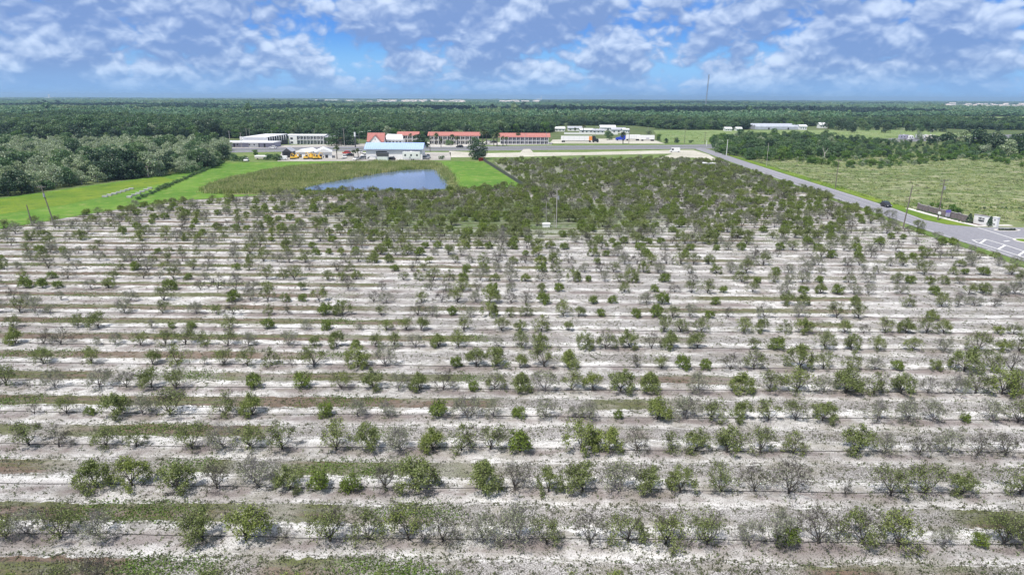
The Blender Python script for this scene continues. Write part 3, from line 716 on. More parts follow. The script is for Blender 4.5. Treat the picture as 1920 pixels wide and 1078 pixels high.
mkforest('oak', 1000, 4, 'fo_mid', R_=4.8, Hc=7.5, h=9.5, n=2000, leaf=.60, lobes=12, skirt=4)
mkforest('dark', 1100, 4, 'fo_dark', R_=4.6, Hc=7.2, h=9.0, n=2000, leaf=.58, lobes=12, skirt=4)
mkforest('silver', 1200, 5, 'fo_grey', tmat='deadwood', R_=3.6, Hc=6.6, h=7.8, n=1700, leaf=.46, lobes=13, twigs=9, skirt=4)
mkforest('bright', 1300, 3, 'fo_bright', R_=3.3, Hc=4.6, h=5.6, n=1200, leaf=.48, lobes=10, skirt=3)
mkforest('round', 1350, 1, 'fo_dark', R_=6.6, Hc=10.5, h=11.2, n=4200, leaf=.55, lobes=22, skirt=12)
mkforest('bush', 1400, 4, 'fo_mid', R_=2.4, Hc=2.6, h=2.7, n=700, leaf=.42, lobes=9)
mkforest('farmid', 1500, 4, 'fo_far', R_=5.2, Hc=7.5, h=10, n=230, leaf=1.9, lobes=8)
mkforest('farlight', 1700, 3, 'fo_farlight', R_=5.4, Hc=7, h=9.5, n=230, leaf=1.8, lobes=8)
mkforest('farpine_shade', 1600, 3, 'fo_pine_shade', R_=4.6, Hc=9, h=11, n=230, leaf=1.8, lobes=8)
FADJ = {'oak': 'mid green rounded', 'dark': 'dark green dense', 'silver': 'silvery grey-green', 'bright': 'bright yellow-green', 'bush': 'low spreading', 'round': 'round dark'}
froot = {}
def ftree(kind, X, Y, s, label, group, name='tree', cat='tree', sz=None):
    q = random.randrange(len(FP[kind])); rz = random.uniform(0, 6.28); sz = s*random.uniform(.9, 1.1) if sz is None else sz
    key = (kind, q, name)
    if key not in froot:
        r_ = thing(name, label, cat, (X, Y, 0), rz, group); r_.scale = (s, s, sz)
        link(bpy.data.objects.new('trunk', FP[kind][q][0]), r_); link(bpy.data.objects.new('crown', FP[kind][q][1]), r_); froot[key] = r_
        return r_
    return copy_tree(froot[key], (X, Y, 0), rz, (s, s, sz), label, group)
# the wood on the left: its front edge runs from the frame edge to beside the long building
WOODF = [(-120, 386), (0, 371), (60, 362), (120, 352), (200, 341), (290, 331), (350, 326), (400, 314), (424, 300)]
def front_y(px):
    for (a, b_), (c, d) in zip(WOODF, WOODF[1:]):
        if a <= px <= c: return b_+(d-b_)*(px-a)/(c-a)
    return 300
wood = []
for _ in range(60000):
    px = random.uniform(-80, 425); fy = front_y(px); py = random.uniform(278, fy)
    p = W(px, py); sp_ = 4.4 if fy-py < 10 else 5.0
    if all((p.x-a)**2+(p.y-b_)**2 > sp_*sp_ for a, b_, _, _ in wood): wood.append((p.x, p.y, px, py))
    if len(wood) > 560: break
wood.sort(key=lambda q: q[1])
SCAT = []; nfr = 0
FKEYS = list(FP.keys()); FIDX = []; FM = []
for c_ in FKEYS:
    for q, tpl in enumerate(FP[c_]): FIDX.append((c_, q)); FM.append(tpl[2])
frontlist = []; inner = []
for X, Y, px, py in wood:
    fy = front_y(px)
    (frontlist if fy-py < (fy-278)*.16+2.5 else inner).append((X, Y, px, py))
frontlist.sort(key=lambda q: q[2]); vis = 0
for X, Y, px, py in frontlist:
    k_ = random.choices(['silver', 'oak', 'dark', 'bush'], [.46, .20, .20, .14])[0]
    if 205 < px < 260: k_ = 'dark'
    s = random.uniform(.75, 1.1)*(1.5 if k_ == 'bush' else 1)*(1.25 if 215 < px < 290 else 1)
    if px < -10:
        SCAT.append((X, Y, 0, 0.0, s, s, FIDX.index((k_, 0)))); continue
    vis += 1
    ftree(k_, X, Y, s, FADJ[k_]+' tree, '+ordw(max(vis, 1))+' from the left along the front edge of the left wood', 'trees along the front of the left wood')
for X, Y, px, py in inner:
    k_ = random.choices(['silver', 'oak', 'dark'], [.86, .08, .06])[0]
    ninner = globals().get('ninner', 0)
    if px > 0 and Y > 250 and ninner < 70 and random.random() < .35:
        ninner += 1; ftree(k_, X, Y, random.uniform(.95, 1.3), 'tree inside the silvery wood at the left, behind its front edge', 'trees inside the left wood')
    else: SCAT.append((X, Y, 0, random.uniform(0, 6.28), random.uniform(.95, 1.3), random.uniform(.95, 1.3), FIDX.index((k_, random.randrange(len(FP[k_]))))))
# the hedge along the ditch by the wood, running down to the grove
def along(p0, p1, n, jit=1.0):
    a = W(*p0); b_ = W(*p1); return [a.lerp(b_, (i+random.uniform(-.3, .3)*jit)/max(n-1, 1)) for i in range(n)]
for j, p in enumerate(along((262, 374), (418, 306), 34)):
    ftree('bush', p.x, p.y, random.uniform(.35, .65), 'low dark bush, '+ordw(j+1)+' from the near end of the ditch beside the left wood', 'bushes along the ditch by the left wood', 'bush', 'bush')
# thicket on the right beside the side road
TH_POLY = [(1332, 270), (1350, 254), (1400, 246), (1500, 262), (1700, 268), (1930, 262), (1990, 270), (1990, 296), (1800, 296), (1640, 296), (1560, 298), (1440, 303), (1400, 301), (1345, 288)]
thk = []; tp_ = np.array(TH_POLY)
for _ in range(40000):
    px = random.uniform(1330, 1960); py = random.uniform(262, 304)
    if not inpoly(np.array([px]), np.array([py]), TH_POLY)[0]: continue
    p = W(px, py); sp_ = 4.3
    
    if all((p.x-a)**2+(p.y-b_)**2 > sp_*sp_ for a, b_, _, _ in thk): thk.append((p.x, p.y, px, py))
    if len(thk) > 620: break
thk.sort(key=lambda q: q[3], reverse=True); near = sorted(thk[:100], key=lambda q: q[2]); rest = thk[100:]
for j, (X, Y, px, py) in enumerate(near):
    k_ = random.choices(['bush', 'oak', 'bright', 'dark'], [.26, .28, .34, .12])[0]
    s = {'bush': 1.2, 'oak': .55, 'bright': .72, 'dark': .55}[k_]*random.uniform(.8, 1.2)*(.7 if 1665 < px < 1775 else 1.35 if px < 1580 else 1)
    ftree(k_, X, Y, s, FADJ[k_]+' shrub, '+ordw(j+1)+' from the left in the thicket front beyond the road', 'shrubs along the front of the right thicket', 'shrub', 'shrub')
for X, Y, px, py in rest:
    k_ = random.choices(['bush', 'oak', 'bright', 'dark', 'silver'], [.22, .30, .34, .08, .06])[0]
    s = {'bush': 1.2, 'oak': .58, 'bright': .72, 'dark': .55, 'silver': .6}[k_]*random.uniform(.8, 1.2)*(1.5 if px < 1560 and py < 288 else .55 if 1665 < px < 1775 and py < 290 else 1.0)
    SCAT.append((X, Y, 0, random.uniform(0, 6.28), s, s*random.uniform(.9, 1.1), FIDX.index((k_, random.randrange(len(FP[k_]))))))
for _ in range(260):
    px = random.uniform(1490, 1960); py = random.uniform(295, 306+6*math.sin(px*.02)+8*math.sin(px*.007)**2); p = W(px, py); s = random.uniform(.35, .95); k_ = random.choice(('bright', 'bush', 'bush', 'bright', 'silver'))
    s *= .5 if k_ == 'silver' else .8
    SCAT.append((p.x, p.y, 0, random.uniform(0, 6.28), s, s*.8, FIDX.index((k_, random.randrange(len(FP[k_]))))))
# single trees one can point at
def T(px, py, kind, s, label, sz=None, group=None, name='tree', cat='tree'):
    p = W(px, py); return ftree(kind, p.x, p.y, s, label, group, name, cat, sz)
T(896, 299, 'round', 1.0, 'round dark green tree at the top corner of the lawn by the fence', sz=1.0)
T(828, 299, 'bush', .75, 'small dark bush on the lawn edge right of the blue roofed shed', name='bush', cat='bush')
T(792, 277, 'dark', 1.45, 'dark rounded tree in front of the red motel roofs, behind the blue roof', sz=1.15)
T(578, 295, 'bush', 1.1, 'wide low bush at the lawn edge below the machinery yard', name='bush', cat='bush')
T(505, 300, 'bush', 1.2, 'low green bush right of the pale trailer roof', name='bush', cat='bush')
T(519, 301, 'bush', 1.4, 'largest low bush between the trailer and the machinery yard', name='bush', cat='bush')
T(478, 292, 'bright', .7, 'light green shrub standing behind the pale trailer roof', name='shrub', cat='shrub')
T(440, 302, 'bush', 1.3, 'low bush beside the right end of the left wood', name='bush', cat='bush')
T(455, 303, 'bush', 1.1, 'second low bush right of the left wood end', name='bush', cat='bush')
T(1505, 277, 'dark', 1.0, 'tall dark tree rising out of the thicket near its middle', sz=1.2)
T(1555, 281, 'silver', 1.2, 'grey half-bare tree rising from the thicket right of the dark tree')
T(1600, 276, 'dark', .9, 'dark tree at the back of the thicket left of the trailers')
T(1248, 269, 'dark', .45, 'small dark tree left of the pair beside the highway')
T(1269, 268.5, 'dark', .55, 'taller of the two small trees beside the highway')
T(1295, 268.5, 'bush', .9, 'low bush on the field edge beside the highway', name='bush', cat='bush')
T(1142, 263, 'oak', .85, 'bushy green tree between the two lorries')
T(1236, 263, 'bright', .9, 'light green tree at the right end of the white trailer')
T(1215, 253, 'silver', 1.0, 'pale grey-green tree behind the white trailers')
for j, (px, py, s) in enumerate(((1722, 262, 1.2), (1745, 272, 1.1), (1775, 276, 1.6), (1800, 276, 2.0), (1832, 278, 2.1), (1864, 284, 1.9), (1890, 294, 1.7), (1912, 288, 1.9), (1935, 292, 1.8), (1845, 292, 1.1))):
    T(px, py, 'dark' if j % 3 else 'silver', s, 'large spreading grey-green oak, '+ordw(j+1)+' from the left in the clump at the right edge', sz=s*.85, group='oaks at the right edge')
for j, (px, py) in enumerate(((1465, 232), (1480, 237), (1490, 241), (1498, 240.5), (1542, 236), (1553, 240), (1507, 235))):
    T(px, py+2, 'bright' if j < 4 else 'oak', 1.2+.1*j, ('yellow-green' if j < 4 else 'green')+' tree, '+ordw(j+1)+' from the left beside the long pale greenhouse', group='trees by the greenhouse')
for j in range(26):
    px = 1575+j*13.5+random.uniform(-4, 4); py = 244+random.uniform(-4, 7)
    T(px, py, random.choice(['oak', 'dark', 'dark']), random.uniform(.9, 1.4), 'dark green tree, '+ordw(j+1)+' from the left in the belt behind the trailers', group='tree belt behind the right trailers')
for j, (px, py, k_, s_) in enumerate(((525, 264, 'dark', 1.1), (612, 268, 'oak', 1.15), (622, 274, 'oak', 1.0), (636, 272, 'dark', 1.3), (652, 273, 'dark', 1.15), (662, 272, 'oak', .8), (683, 262, 'oak', 1.2), (760, 266, 'oak', .9), (840, 273, 'bush', 1.6), (893, 273, 'oak', .7))):
    T(px, py, k_, s_, FADJ[k_]+' tree, '+ordw(j+1)+' from the left of those planted among the motels', group='trees among the motels')
T(1548, 297, 'bright', .35, 'young bright shrub beside the bare white tree', name='shrub', cat='shrub')
# dead white tree
q = W(1546, 300); segs = [((0, 0, 0), (-.4, 0, 3.4), .35, .25), ((-.4, 0, 3.4), (-1.5, .3, 6.8), .22, .10), ((-.4, 0, 3.4), (.9, -.2, 5.9), .2, .09), ((-1.5, .3, 6.8), (-2.2, .2, 8.6), .1, .05), ((-1.0, .2, 5.2), (-2.4, -.3, 6.6), .09, .04), ((.9, -.2, 5.9), (1.4, .2, 7.2), .08, .04)]
v_, f_ = tubes_np([(np.array(a), np.array(b_), c, d) for a, b_, c, d in segs], 6)
rt = thing('dead_tree', 'bare white dead tree leaning left at the front of the thicket', 'dead tree', q); link(bpy.data.objects.new('trunk', mesh_raw('trunk', v_, f_, M['deadwood'])), rt)
# ------------------------------------------------------------------ palms
def palm_proto(seed, h=6.0):
    r = np.random.default_rng(seed); V = []; Fq = []; b = 0
    for i in range(34):
        a = r.random()*6.283; el = r.uniform(-.7, 1.25); L = r.uniform(1.3, 1.9); dx = np.array([math.cos(a), math.sin(a), 0]); pd = np.array([-dx[1], dx[0], 0])
        pts = []
        for s_ in (0, .4, .75, 1): pts.append(np.array([0, 0, h])+dx*L*s_*math.cos(el)+np.array([0, 0, L*(s_*math.sin(el)-.55*s_*s_)]))
        for s_, p in zip((.05, .32, .34, .04), pts): V += [p-pd*s_, p+pd*s_]
        for s_ in range(3): Fq.append([b+2*s_, b+2*s_+1, b+2*s_+3, b+2*s_+2])
        b += 8
    tv, tf = tubes_np([(np.array([0, 0, -.1]), np.array([0, .05, h*.5]), .24, .19), (np.array([0, .05, h*.5]), np.array([0, 0, h]), .19, .2)], 6)
    return mesh_raw('trunk', tv, tf, M['trunk']), mesh_raw('crown', np.array(V), np.array(Fq), M['palm'])
PP = [palm_proto(s_) for s_ in (1, 2, 3)]; proot = {}
PALMS = [(818, 272, 1.25), (806, 273, .9), (827, 277, .9), (858, 277, 1.15), (848, 272, 1.1), (878, 270, 1.0), (886, 269, .8), (905, 272, 1.6), (912, 271, 1.45), (932, 275, 1.45), (926, 274, 1.2), (943, 274, 1.0), (950, 273, .9), (971, 270, 1.2), (672, 300, .9), (664, 300, .8), (632, 299, 1.1), (1168, 270, 1.3), (1094, 251, 1.2), (1078, 252, .9), (770, 268, 1.0), (640, 274, .9)]
for j, (px, py, s) in enumerate(sorted(PALMS)):
    p = W(px, py); lab = 'shaggy cabbage palm, '+ordw(j+1)+' from the left of the palms standing along the highway'
    s *= 1.12; key = j % 3
    if key not in proot:
        r_ = thing('palm_tree', lab, 'palm tree', p, j, 'palms along the highway'); r_.scale = (s*1.15, s*1.15, s)
        link(bpy.data.objects.new('trunk', PP[key][0]), r_); link(bpy.data.objects.new('crown', PP[key][1]), r_); proot[key] = r_
    else: copy_tree(proot[key], p, j, (s*1.15, s*1.15, s), lab)
# ------------------------------------------------------------------ the forest belt behind the highway and on to the horizon
CLEAR = [  # ground left open, in picture coordinates of the ground point
 [(1036, 252), (1040, 236), (1190, 236), (1250, 243), (1340, 245.5), (1720, 244), (1750, 270), (1330, 274), (1030, 274)],
 [(395, 290), (395, 260), (700, 260.5), (925, 260), (925, 251), (1050, 250), (1050, 290)],
 [(1560, 220), (1600, 232), (1770, 233), (1960, 240), (1960, 219)],
 [(1400, 247), (1400, 238), (1560, 237), (1560, 247)],
 [(1560, 237), (1720, 240), (1950, 246), (1950, 300), (1560, 300)],
 [(-200, 500), (-200, 262), (200, 262), (425, 262), (430, 500)],
 [(570, 192.2), (700, 193.8), (870, 194.2), (870, 190.4), (700, 189.2), (570, 188.4)],
 [(930, 193.8), (1015, 194.3), (1015, 190.6), (930, 190)],
 [(1765, 203.0), (1950, 205.0), (1950, 195.8), (1765, 194.8)],
]
d = 470.0; pts = []
while d < 15500:
    pitch = max(6.6, d/118.0); wdt = d*.80+60; n = int(2*wdt/pitch)
    X = (np.arange(n)+rng.random(n)*.9)*pitch-wdt; Y = d+rng.random(n)*pitch*.9
    pts.append(np.stack([X, Y, np.full(n, pitch)], 1)); d += pitch*.85
A = np.vstack(pts); px, py = Pn(A[:, 0], A[:, 1])
ok = np.ones(len(A), bool)
for poly in CLEAR: ok &= ~inpoly(px, py, poly)
ok &= (px > -40) & (px < 1960) & (py < 283)
ok &= ~((py > 244) & (px > 1200)); ok &= ~((py > 261) & (px > 395))
A = A[ok]; px = px[ok]; py = py[ok]
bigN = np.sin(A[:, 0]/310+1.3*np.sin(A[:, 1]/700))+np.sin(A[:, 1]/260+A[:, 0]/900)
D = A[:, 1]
belt = (D > 1350) & (D < 2300)  # cloud shadow band, imitated here by darker coloured trees
pine_shade = (bigN+rng.normal(size=len(A))*.25 > 1.35) | (belt & (bigN > .0))
r1 = rng.random(len(A)); near_ = D < 1050
idx = np.where(pine_shade, FIDX.index(('farpine_shade', 0))+rng.integers(0, 3, len(A)), FIDX.index(('farmid', 0))+rng.integers(0, 4, len(A)))
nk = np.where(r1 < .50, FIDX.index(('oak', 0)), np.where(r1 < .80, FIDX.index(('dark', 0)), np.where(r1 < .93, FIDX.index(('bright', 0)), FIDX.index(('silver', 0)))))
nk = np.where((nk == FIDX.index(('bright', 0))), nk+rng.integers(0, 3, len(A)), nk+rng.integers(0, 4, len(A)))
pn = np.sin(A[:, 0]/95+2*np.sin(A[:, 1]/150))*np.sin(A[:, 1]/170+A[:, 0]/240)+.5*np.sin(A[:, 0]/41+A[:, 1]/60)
idx = np.where(~pine_shade & (pn+rng.normal(size=len(A))*.35 > .62), FIDX.index(('farlight', 0))+rng.integers(0, 3, len(A)), idx)
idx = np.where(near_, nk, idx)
s = np.where(near_, rng.uniform(.85, 1.35, len(A)), np.maximum(1.0, A[:, 2]/9.5)*rng.uniform(.8, 1.25, len(A)))
sz = rng.uniform(.68, 1.2, len(A))*(1+.22*pn)*np.where(rng.random(len(A)) < .03, 1.35, 1)
sz = np.where(near_, np.minimum(sz, 1.25)*np.where(idx >= FIDX.index(('bright', 0)), 1.3, 1), sz)
sz = np.where((px < 420) & (D < 1000), sz*1.15, sz)
s = s*np.where(D < 1400, rng.uniform(.85, 1.5, len(A)), 1.0); sz = sz*np.where(D < 1400, rng.uniform(.85, 1.3, len(A)), 1.0)
hump = np.sin(A[:, 0]/620+A[:, 1]/900)+.7*np.sin(A[:, 0]/210+2)+.5*np.sin(A[:, 0]/95); sz = sz*np.where(D > 3000, 1+.22*np.clip(hump, -1, 2), 1.0)
F_ = np.stack([A[:, 0], A[:, 1], np.zeros(len(A)), rng.random(len(A))*6.28, s, sz, idx], 1)
# the front edge of the belt as single trees
fr = np.where(near_ & (((px > 425) & (px < 1235) & (py > 246.5)) | ((px <= 425) & (py > 252)) | ((px >= 1235) & (px < 1600) & (py > 240))))[0]
fr = fr[np.argsort(D[fr])][:95]; fr = fr[np.argsort(px[fr])]
for j, i in enumerate(fr):
    k_, q = FIDX[int(F_[i, 6])]
    where = 'behind the left wood' if px[i] < 425 else 'behind the motels and the highway' if px[i] < 1040 else 'behind the field and white sheds'
    ftree(k_, F_[i, 0], F_[i, 1], float(F_[i, 4]), FADJ[k_]+' tree, '+ordw(j+1)+' from the left in the forest edge '+where, 'trees at the near edge of the far forest')
mask = np.ones(len(F_), bool); mask[fr] = False
allp = np.vstack([F_[mask], np.array(SCAT)]) if SCAT else F_[mask]
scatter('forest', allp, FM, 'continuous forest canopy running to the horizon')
# ------------------------------------------------------------------ marsh reeds, pasture tufts
reed_src = []
for i in range(3):
    n = 40; C = rng.normal(size=(n, 3))*np.array([.9, .9, 0]); tip = C+np.stack([rng.normal(size=n)*.15, rng.normal(size=n)*.15, rng.uniform(.9, 1.7, n)], 1); pd = unit(rng.normal(size=(n, 3))*np.array([1, 1, 0]))*.10
    V = np.stack([C-pd, C+pd, tip+pd*.4, tip-pd*.4], 1).reshape(-1, 3); reed_src.append(mesh_raw('reeds', V, np.arange(4*n).reshape(n, 4), M['reed']))
rp = []
for _ in range(9000):
    px_ = random.uniform(385, 862); py_ = random.uniform(304, 363)
    a = np.array([px_]), np.array([py_])
    if inpoly(*a, MARSH)[0] and not inpoly(*a, POND)[0]:
        low = .45 if py_ > 340 and px_ > 470 else 1.0
        p = W(px_, py_); rp.append((p.x, p.y, .05, random.uniform(0, 6.28), random.uniform(.7, 1.4), low*random.uniform(.5, 1.3), random.randrange(3)))
scatter('reeds', rp, reed_src, 'tan and green reeds growing round the pond')
past_src = [tuft_mesh('pasture_tuft', M['weed'], 26, .5, .5, .4, .6), tuft_mesh('pasture_tuft', M['grasst'], 26, .6, .4, .4, .6), tuft_mesh('pasture_tuft', M['reed'], 26, .6, .5, .35, .6)]
gp = []
RP = [(1400, 300), (1440, 310), (1500, 332), (1610, 366), (1700, 390), (1830, 414), (1940, 420), (1940, 290), (1500, 290)]
for _ in range(9000):
    px_ = random.uniform(1400, 1940); py_ = random.uniform(292, 420)
    if inpoly(np.array([px_]), np.array([py_]), RP)[0]:
        p = W(px_, py_); up_ = max(0, (330-py_)/40); 
        if random.random() < .75-.3*(py_ > 350): gp.append((p.x, p.y, .03, random.uniform(0, 6.28), random.uniform(.5, 1.3)+up_*.4, random.uniform(.4, 1.0)+up_*.3, random.choice((0, 1, 1, 2, 2))))
for _ in range(1500):
    px_ = random.uniform(1235, 1700); py_ = random.uniform(247, 268); p = W(px_, py_); gp.append((p.x, p.y, .03, random.uniform(0, 6.28), random.uniform(.8, 2.0), random.uniform(.4, .9), random.choice((1, 2))))
scatter('rough_grass', gp, past_src, 'tussocks of rough grass and weeds on the pasture')
M['poly'] = mat('polythene', (.42, .45, .52), .5, var=.12, scale=.3)
M['boxgrey'] = mat('weathered_white', (.50, .50, .50), .8, var=.2)
# ------------------------------------------------------------------ buildings
def anchor(px, py, name, label, cat, group=None, rz=0.0):
    """a thing whose local unit is one picture pixel at its own distance, so sizes can be read off the photograph"""
    p = W(px, py); t_ = thing(name, label, cat, (p.x, p.y, .05), rz, group); k = mpp(px, py)
    return t_, k
def wall_block(root, k, x0, x1, h, depth, m_, name='wall', y0=0, z0=0):
    return MB().box(x0*k, x1*k, y0, y0+depth, z0*k, h*k).build(name, m_, root)
def gable_x(root, k, x0, x1, ze, zr, depth, m_, over=.5, y0=0, name='roof', th=.25):
    b = MB(); a = x0*k-over; c = x1*k+over; ym = y0+depth/2
    for ys, ye in ((y0-over, ym), (y0+depth+over, ym)):
        b.add([(a, ys, ze*k), (c, ys, ze*k), (c, ye, zr*k), (a, ye, zr*k), (a, ys, ze*k+th), (c, ys, ze*k+th), (c, ye, zr*k+th), (a, ye, zr*k+th)],
              [[0, 1, 2, 3], [7, 6, 5, 4], [0, 4, 5, 1], [1, 5, 6, 2], [2, 6, 7, 3], [3, 7, 4, 0]])
    o = b.build(name, m_, root); return o
def gable_ends(root, k, x0, x1, ze, zr, depth, m_, y0=0):
    for xx in (x0, x1):
        MB().prism_x([(y0+.02, ze*k), (y0+depth-.02, ze*k), (y0+depth/2, zr*k)], xx*k-(0 if xx == x0 else .2), xx*k+(.2 if xx == x0 else 0)).build('gable_end', m_, root)
def opening(root, k, x0, x1, z0, z1, kind='window', y=0.0, frame=True):
    f = MB(); t_ = .12
    if kind == 'window':
        f.box(x0*k, x1*k, y-.10, y-.003, z0*k, z1*k); o = f.build('window', M['white'], root)
        MB().box(x0*k+t_, x1*k-t_, y-.13, y-.101, z0*k+t_, z1*k-t_).build('pane', M['window'], o)
    else:
        o = MB().box(x0*k, x1*k, y-.12, y-.003, z0*k, z1*k).build('door', M['dark'] if kind == 'dark' else M[kind], root)
    return o
# long low building at the far left
r_, k = anchor(465, 276.5, 'roadside_building', 'long pale roadside building with a white flat roof and a taller hall behind', 'building')
wall_block(r_, k, -48, 50, 8, 14, M['lavender'])
MB().box(-49*k, 51*k, -1.6, 15, 8*k, 9.6*k).build('flat_roof', M['white_roof'], r_)
MB().box(-48*k, -38*k, -.25, -.02, .2*k, 7.8*k).build('white_panel', M['white'], r_); MB().box(2*k, 20*k, -.25, -.02, .2*k, 7.8*k).build('white_panel', M['white'], r_)
for x0, x1 in ((-37, -32), (-21, -17), (2, 5), (11, 14)): opening(r_, k, x0, x1, 3.2, 6.2, y=-.25)
for x0, x1 in ((-27, -24), (19.5, 22), (30, 33)): opening(r_, k, x0, x1, .1, 6.6, 'dark', y=-.02)
MB().box(-25*k, 22*k, 16, 34, 0, 16*k).build('hall_wall', M['white'], r_)
MB().add([(-25*k, 15.3, 15.8*k), (22.5*k, 15.3, 15.8*k), (47*k, 36, 19.5*k), (2*k, 36, 19.5*k), (-25*k, 15.3, 16.4*k), (22.5*k, 15.3, 16.4*k), (47*k, 36, 20.1*k), (2*k, 36, 20.1*k)], [[3, 2, 1, 0], [4, 5, 6, 7], [0, 1, 5, 4], [1, 2, 6, 5], [2, 3, 7, 6], [3, 0, 4, 7]]).build('hall_roof', M['white_roof'], r_)
MB().add([(22.3*k, 16, .1), (46*k, 35.5, .1), (46*k, 35.5, 19.3*k), (22.3*k, 16, 15.7*k)], [[0, 1, 2, 3]]).build('side_wall', M['darkmetal'], r_)
for i in range(9):
    a = i/9; xa = 22.3+a*23.7; ya = 16+a*19.5
    MB().box(xa*k+.1, xa*k+.6, ya-.4, ya+.1, 9*k, (15.4+a*3.4)*k).build('side_post', M['white'], r_)
MB().box(-30*k, -27*k, 16, 18, 9.6*k, 17*k).build('chimney', M['white'], r_)
# white two storey motel and its second wing
def motel(px0, px1, base, top, wallm, roofm, name, label, nb, roofpx=3.5, gallery=True, solid=0, depth=11, rail=True, arch=None):
    cx = (px0+px1)/2; r_, k = anchor(cx, base, name, label, 'motel'); w_ = (px1-px0)/2; h = base-top-roofpx
    wall_block(r_, k, -w_, w_, h, depth, wallm)
    rf = gable_x(r_, k, -w_, w_, h, h+roofpx, depth, roofm, over=1.6); gable_ends(r_, k, -w_, w_, h, h+roofpx, depth, wallm)
    g0 = -w_+solid; bw = (w_-g0)/nb
    MB().box(g0*k, w_*k, -1.5, -.01, h*.49*k, h*.49*k+.22).build('gallery_floor', M['white'], r_)
    if rail:
        b = MB().box(g0*k, w_*k, -1.5, -1.42, h*.49*k+.95, h*.49*k+1.05)
        n = int((w_-g0)*2*k/1.2)
        for i in range(n): xx = g0*k+(i+.5)*(w_-g0)*k/n; b.box(xx, xx+.06, -1.49, -1.43, h*.49*k+.22, h*.49*k+.95)
        b.build('railing', M['metal'], r_)
    for i in range(nb+1):
        xx = min(g0+i*bw, w_-.6); MB().box(xx*k, xx*k+.28, -1.5, -1.25, 0, h*k).build('gallery_post', M['white'], r_)
    for i in range(nb):
        for z0 in (.2, h*.49+.6):
            xa = g0+i*bw
            opening(r_, k, xa+bw*.08, xa+bw*.34, z0, z0+h*.36, 'dark'); opening(r_, k, xa+bw*.48, xa+bw*.86, z0+h*.10, z0+h*.34)
    if solid:
        MB().box(-w_*k, g0*k, -1.5, -.02, 0, h*k).build('end_block', wallm, r_)
        for z0 in (1.2, h*.55): opening(r_, k, -w_+solid*.2, -w_+solid*.55, z0, z0+h*.26, y=-1.5)
    return r_, k, h
motel(543, 608, 270.5, 253.5, M['white'], M['white_roof'], 'white_motel', 'white two storey motel with dark windows left of the tall sign pole', 8, roofpx=1.6, solid=15)
motel(614, 662, 271, 256.5, M['cream'], M['grey_roof'], 'pale_motel', 'second pale motel wing half hidden by trees right of the white motel', 6, roofpx=1.6)
motel(806, 897, 271, 249.5, M['cream'], M['red_roof'], 'red_roof_motel', 'middle red roofed two storey motel behind the palms', 11, roofpx=6)
motel(938, 1028, 270.5, 251.5, M['lavender'], M['red_roof'], 'red_roof_motel', 'right-hand long red roofed two storey motel behind the highway', 12, roofpx=6.5)
motel(748, 782, 268, 248.8, M['cream'], M['red_roof'], 'red_roof_motel', 'left short red roofed motel wing beside the dark rounded tree', 4, roofpx=6)
# red roofed lobby with a white front gable
r_, k = anchor(705, 271.5, 'lobby_building', 'low lobby with a steep pinkish red roof and white triangular front gable', 'building')
wall_block(r_, k, -15, 15, 5, 9, M['white']); gable_x(r_, k, -15, 14, 5, 20.5, 9, M['red_roof'], over=.8)
gable_ends(r_, k, -15, 14, 5, 20, 9, M['white'])
MB().prism_y([(-12.5*k, 4*k), (12.5*k, 4*k), (0, 17*k)], -2.2, 4).build('front_gable', M['white'], r_)
MB().prism_y([(-1.2*k, 9.6*k), (1.2*k, 9.6*k), (0, 11.6*k)], -2.35, -2.21).build('gable_vent', M['dark'], r_)
b = MB()
for s_ in (-1, 1): b.add([(s_*13.8*k, -2.6, 3.4*k), (s_*13.8*k, 4, 3.4*k), (0, 4, 18.2*k), (0, -2.6, 18.2*k), (s_*12.4*k, -2.6, 3.4*k), (s_*12.4*k, 4, 3.4*k), (0, 4, 16.9*k), (0, -2.6, 16.9*k)], [[0, 1, 2, 3], [7, 6, 5, 4], [0, 3, 7, 4], [1, 5, 6, 2], [0, 4, 5, 1]])
b.build('gable_roof', M['red_roof'], r_)
r_, k = anchor(738, 270, 'restaurant_building', 'low white building with a pale roof right of the red gabled lobby', 'building')
wall_block(r_, k, -18, 18, 7.5, 12, M['white']); MB().add([(-19*k, -1, 7.5*k), (19*k, -1, 7.5*k), (12*k, 12, 15*k), (-16*k, 12, 16*k), (-19*k, -1, 8*k), (19*k, -1, 8*k), (12*k, 12, 15.6*k), (-16*k, 12, 16.6*k)], [[3, 2, 1, 0], [4, 5, 6, 7], [0, 1, 5, 4], [1, 2, 6, 5], [2, 3, 7, 6], [3, 0, 4, 7]]).build('roof', M['white_roof'], r_)
for i in range(5): opening(r_, k, -15+i*6.5, -11.5+i*6.5, 1.5, 5)
# blue roofed workshop
r_, k = anchor(739, 299.5, 'blue_roofed_shed', 'long white metal shed with a light blue roof facing the pond', 'shed')
wall_block(r_, k, -52, 53, 19, 13, M['white']); gable_x(r_, k, -53, 53, 18.5, 29, 13, M['blue_roof'], over=.7); gable_ends(r_, k, -52, 53, 19, 28.6, 13, M['white'])
for i in range(27):
    xx = (-52+i*3.95)*k
    b = MB().add([(xx, -.72, 18.7*k+.25), (xx+.12, -.72, 18.7*k+.25), (xx+.12, 6.4, 28.9*k+.25), (xx, 6.4, 28.9*k+.25), (xx, -.72, 18.7*k+.33), (xx+.12, -.72, 18.7*k+.33), (xx+.12, 6.4, 28.9*k+.33), (xx, 6.4, 28.9*k+.33)], [[4, 5, 6, 7], [0, 4, 7, 3], [1, 2, 6, 5], [0, 1, 5, 4]])
    b.build('roof_seam', M['blue_roof'], r_)
for x0, x1 in ((-33, -13), (24, 34), (38, 48)): opening(r_, k, x0, x1, 8 if x0 > 0 else 7, 15, 'dark')
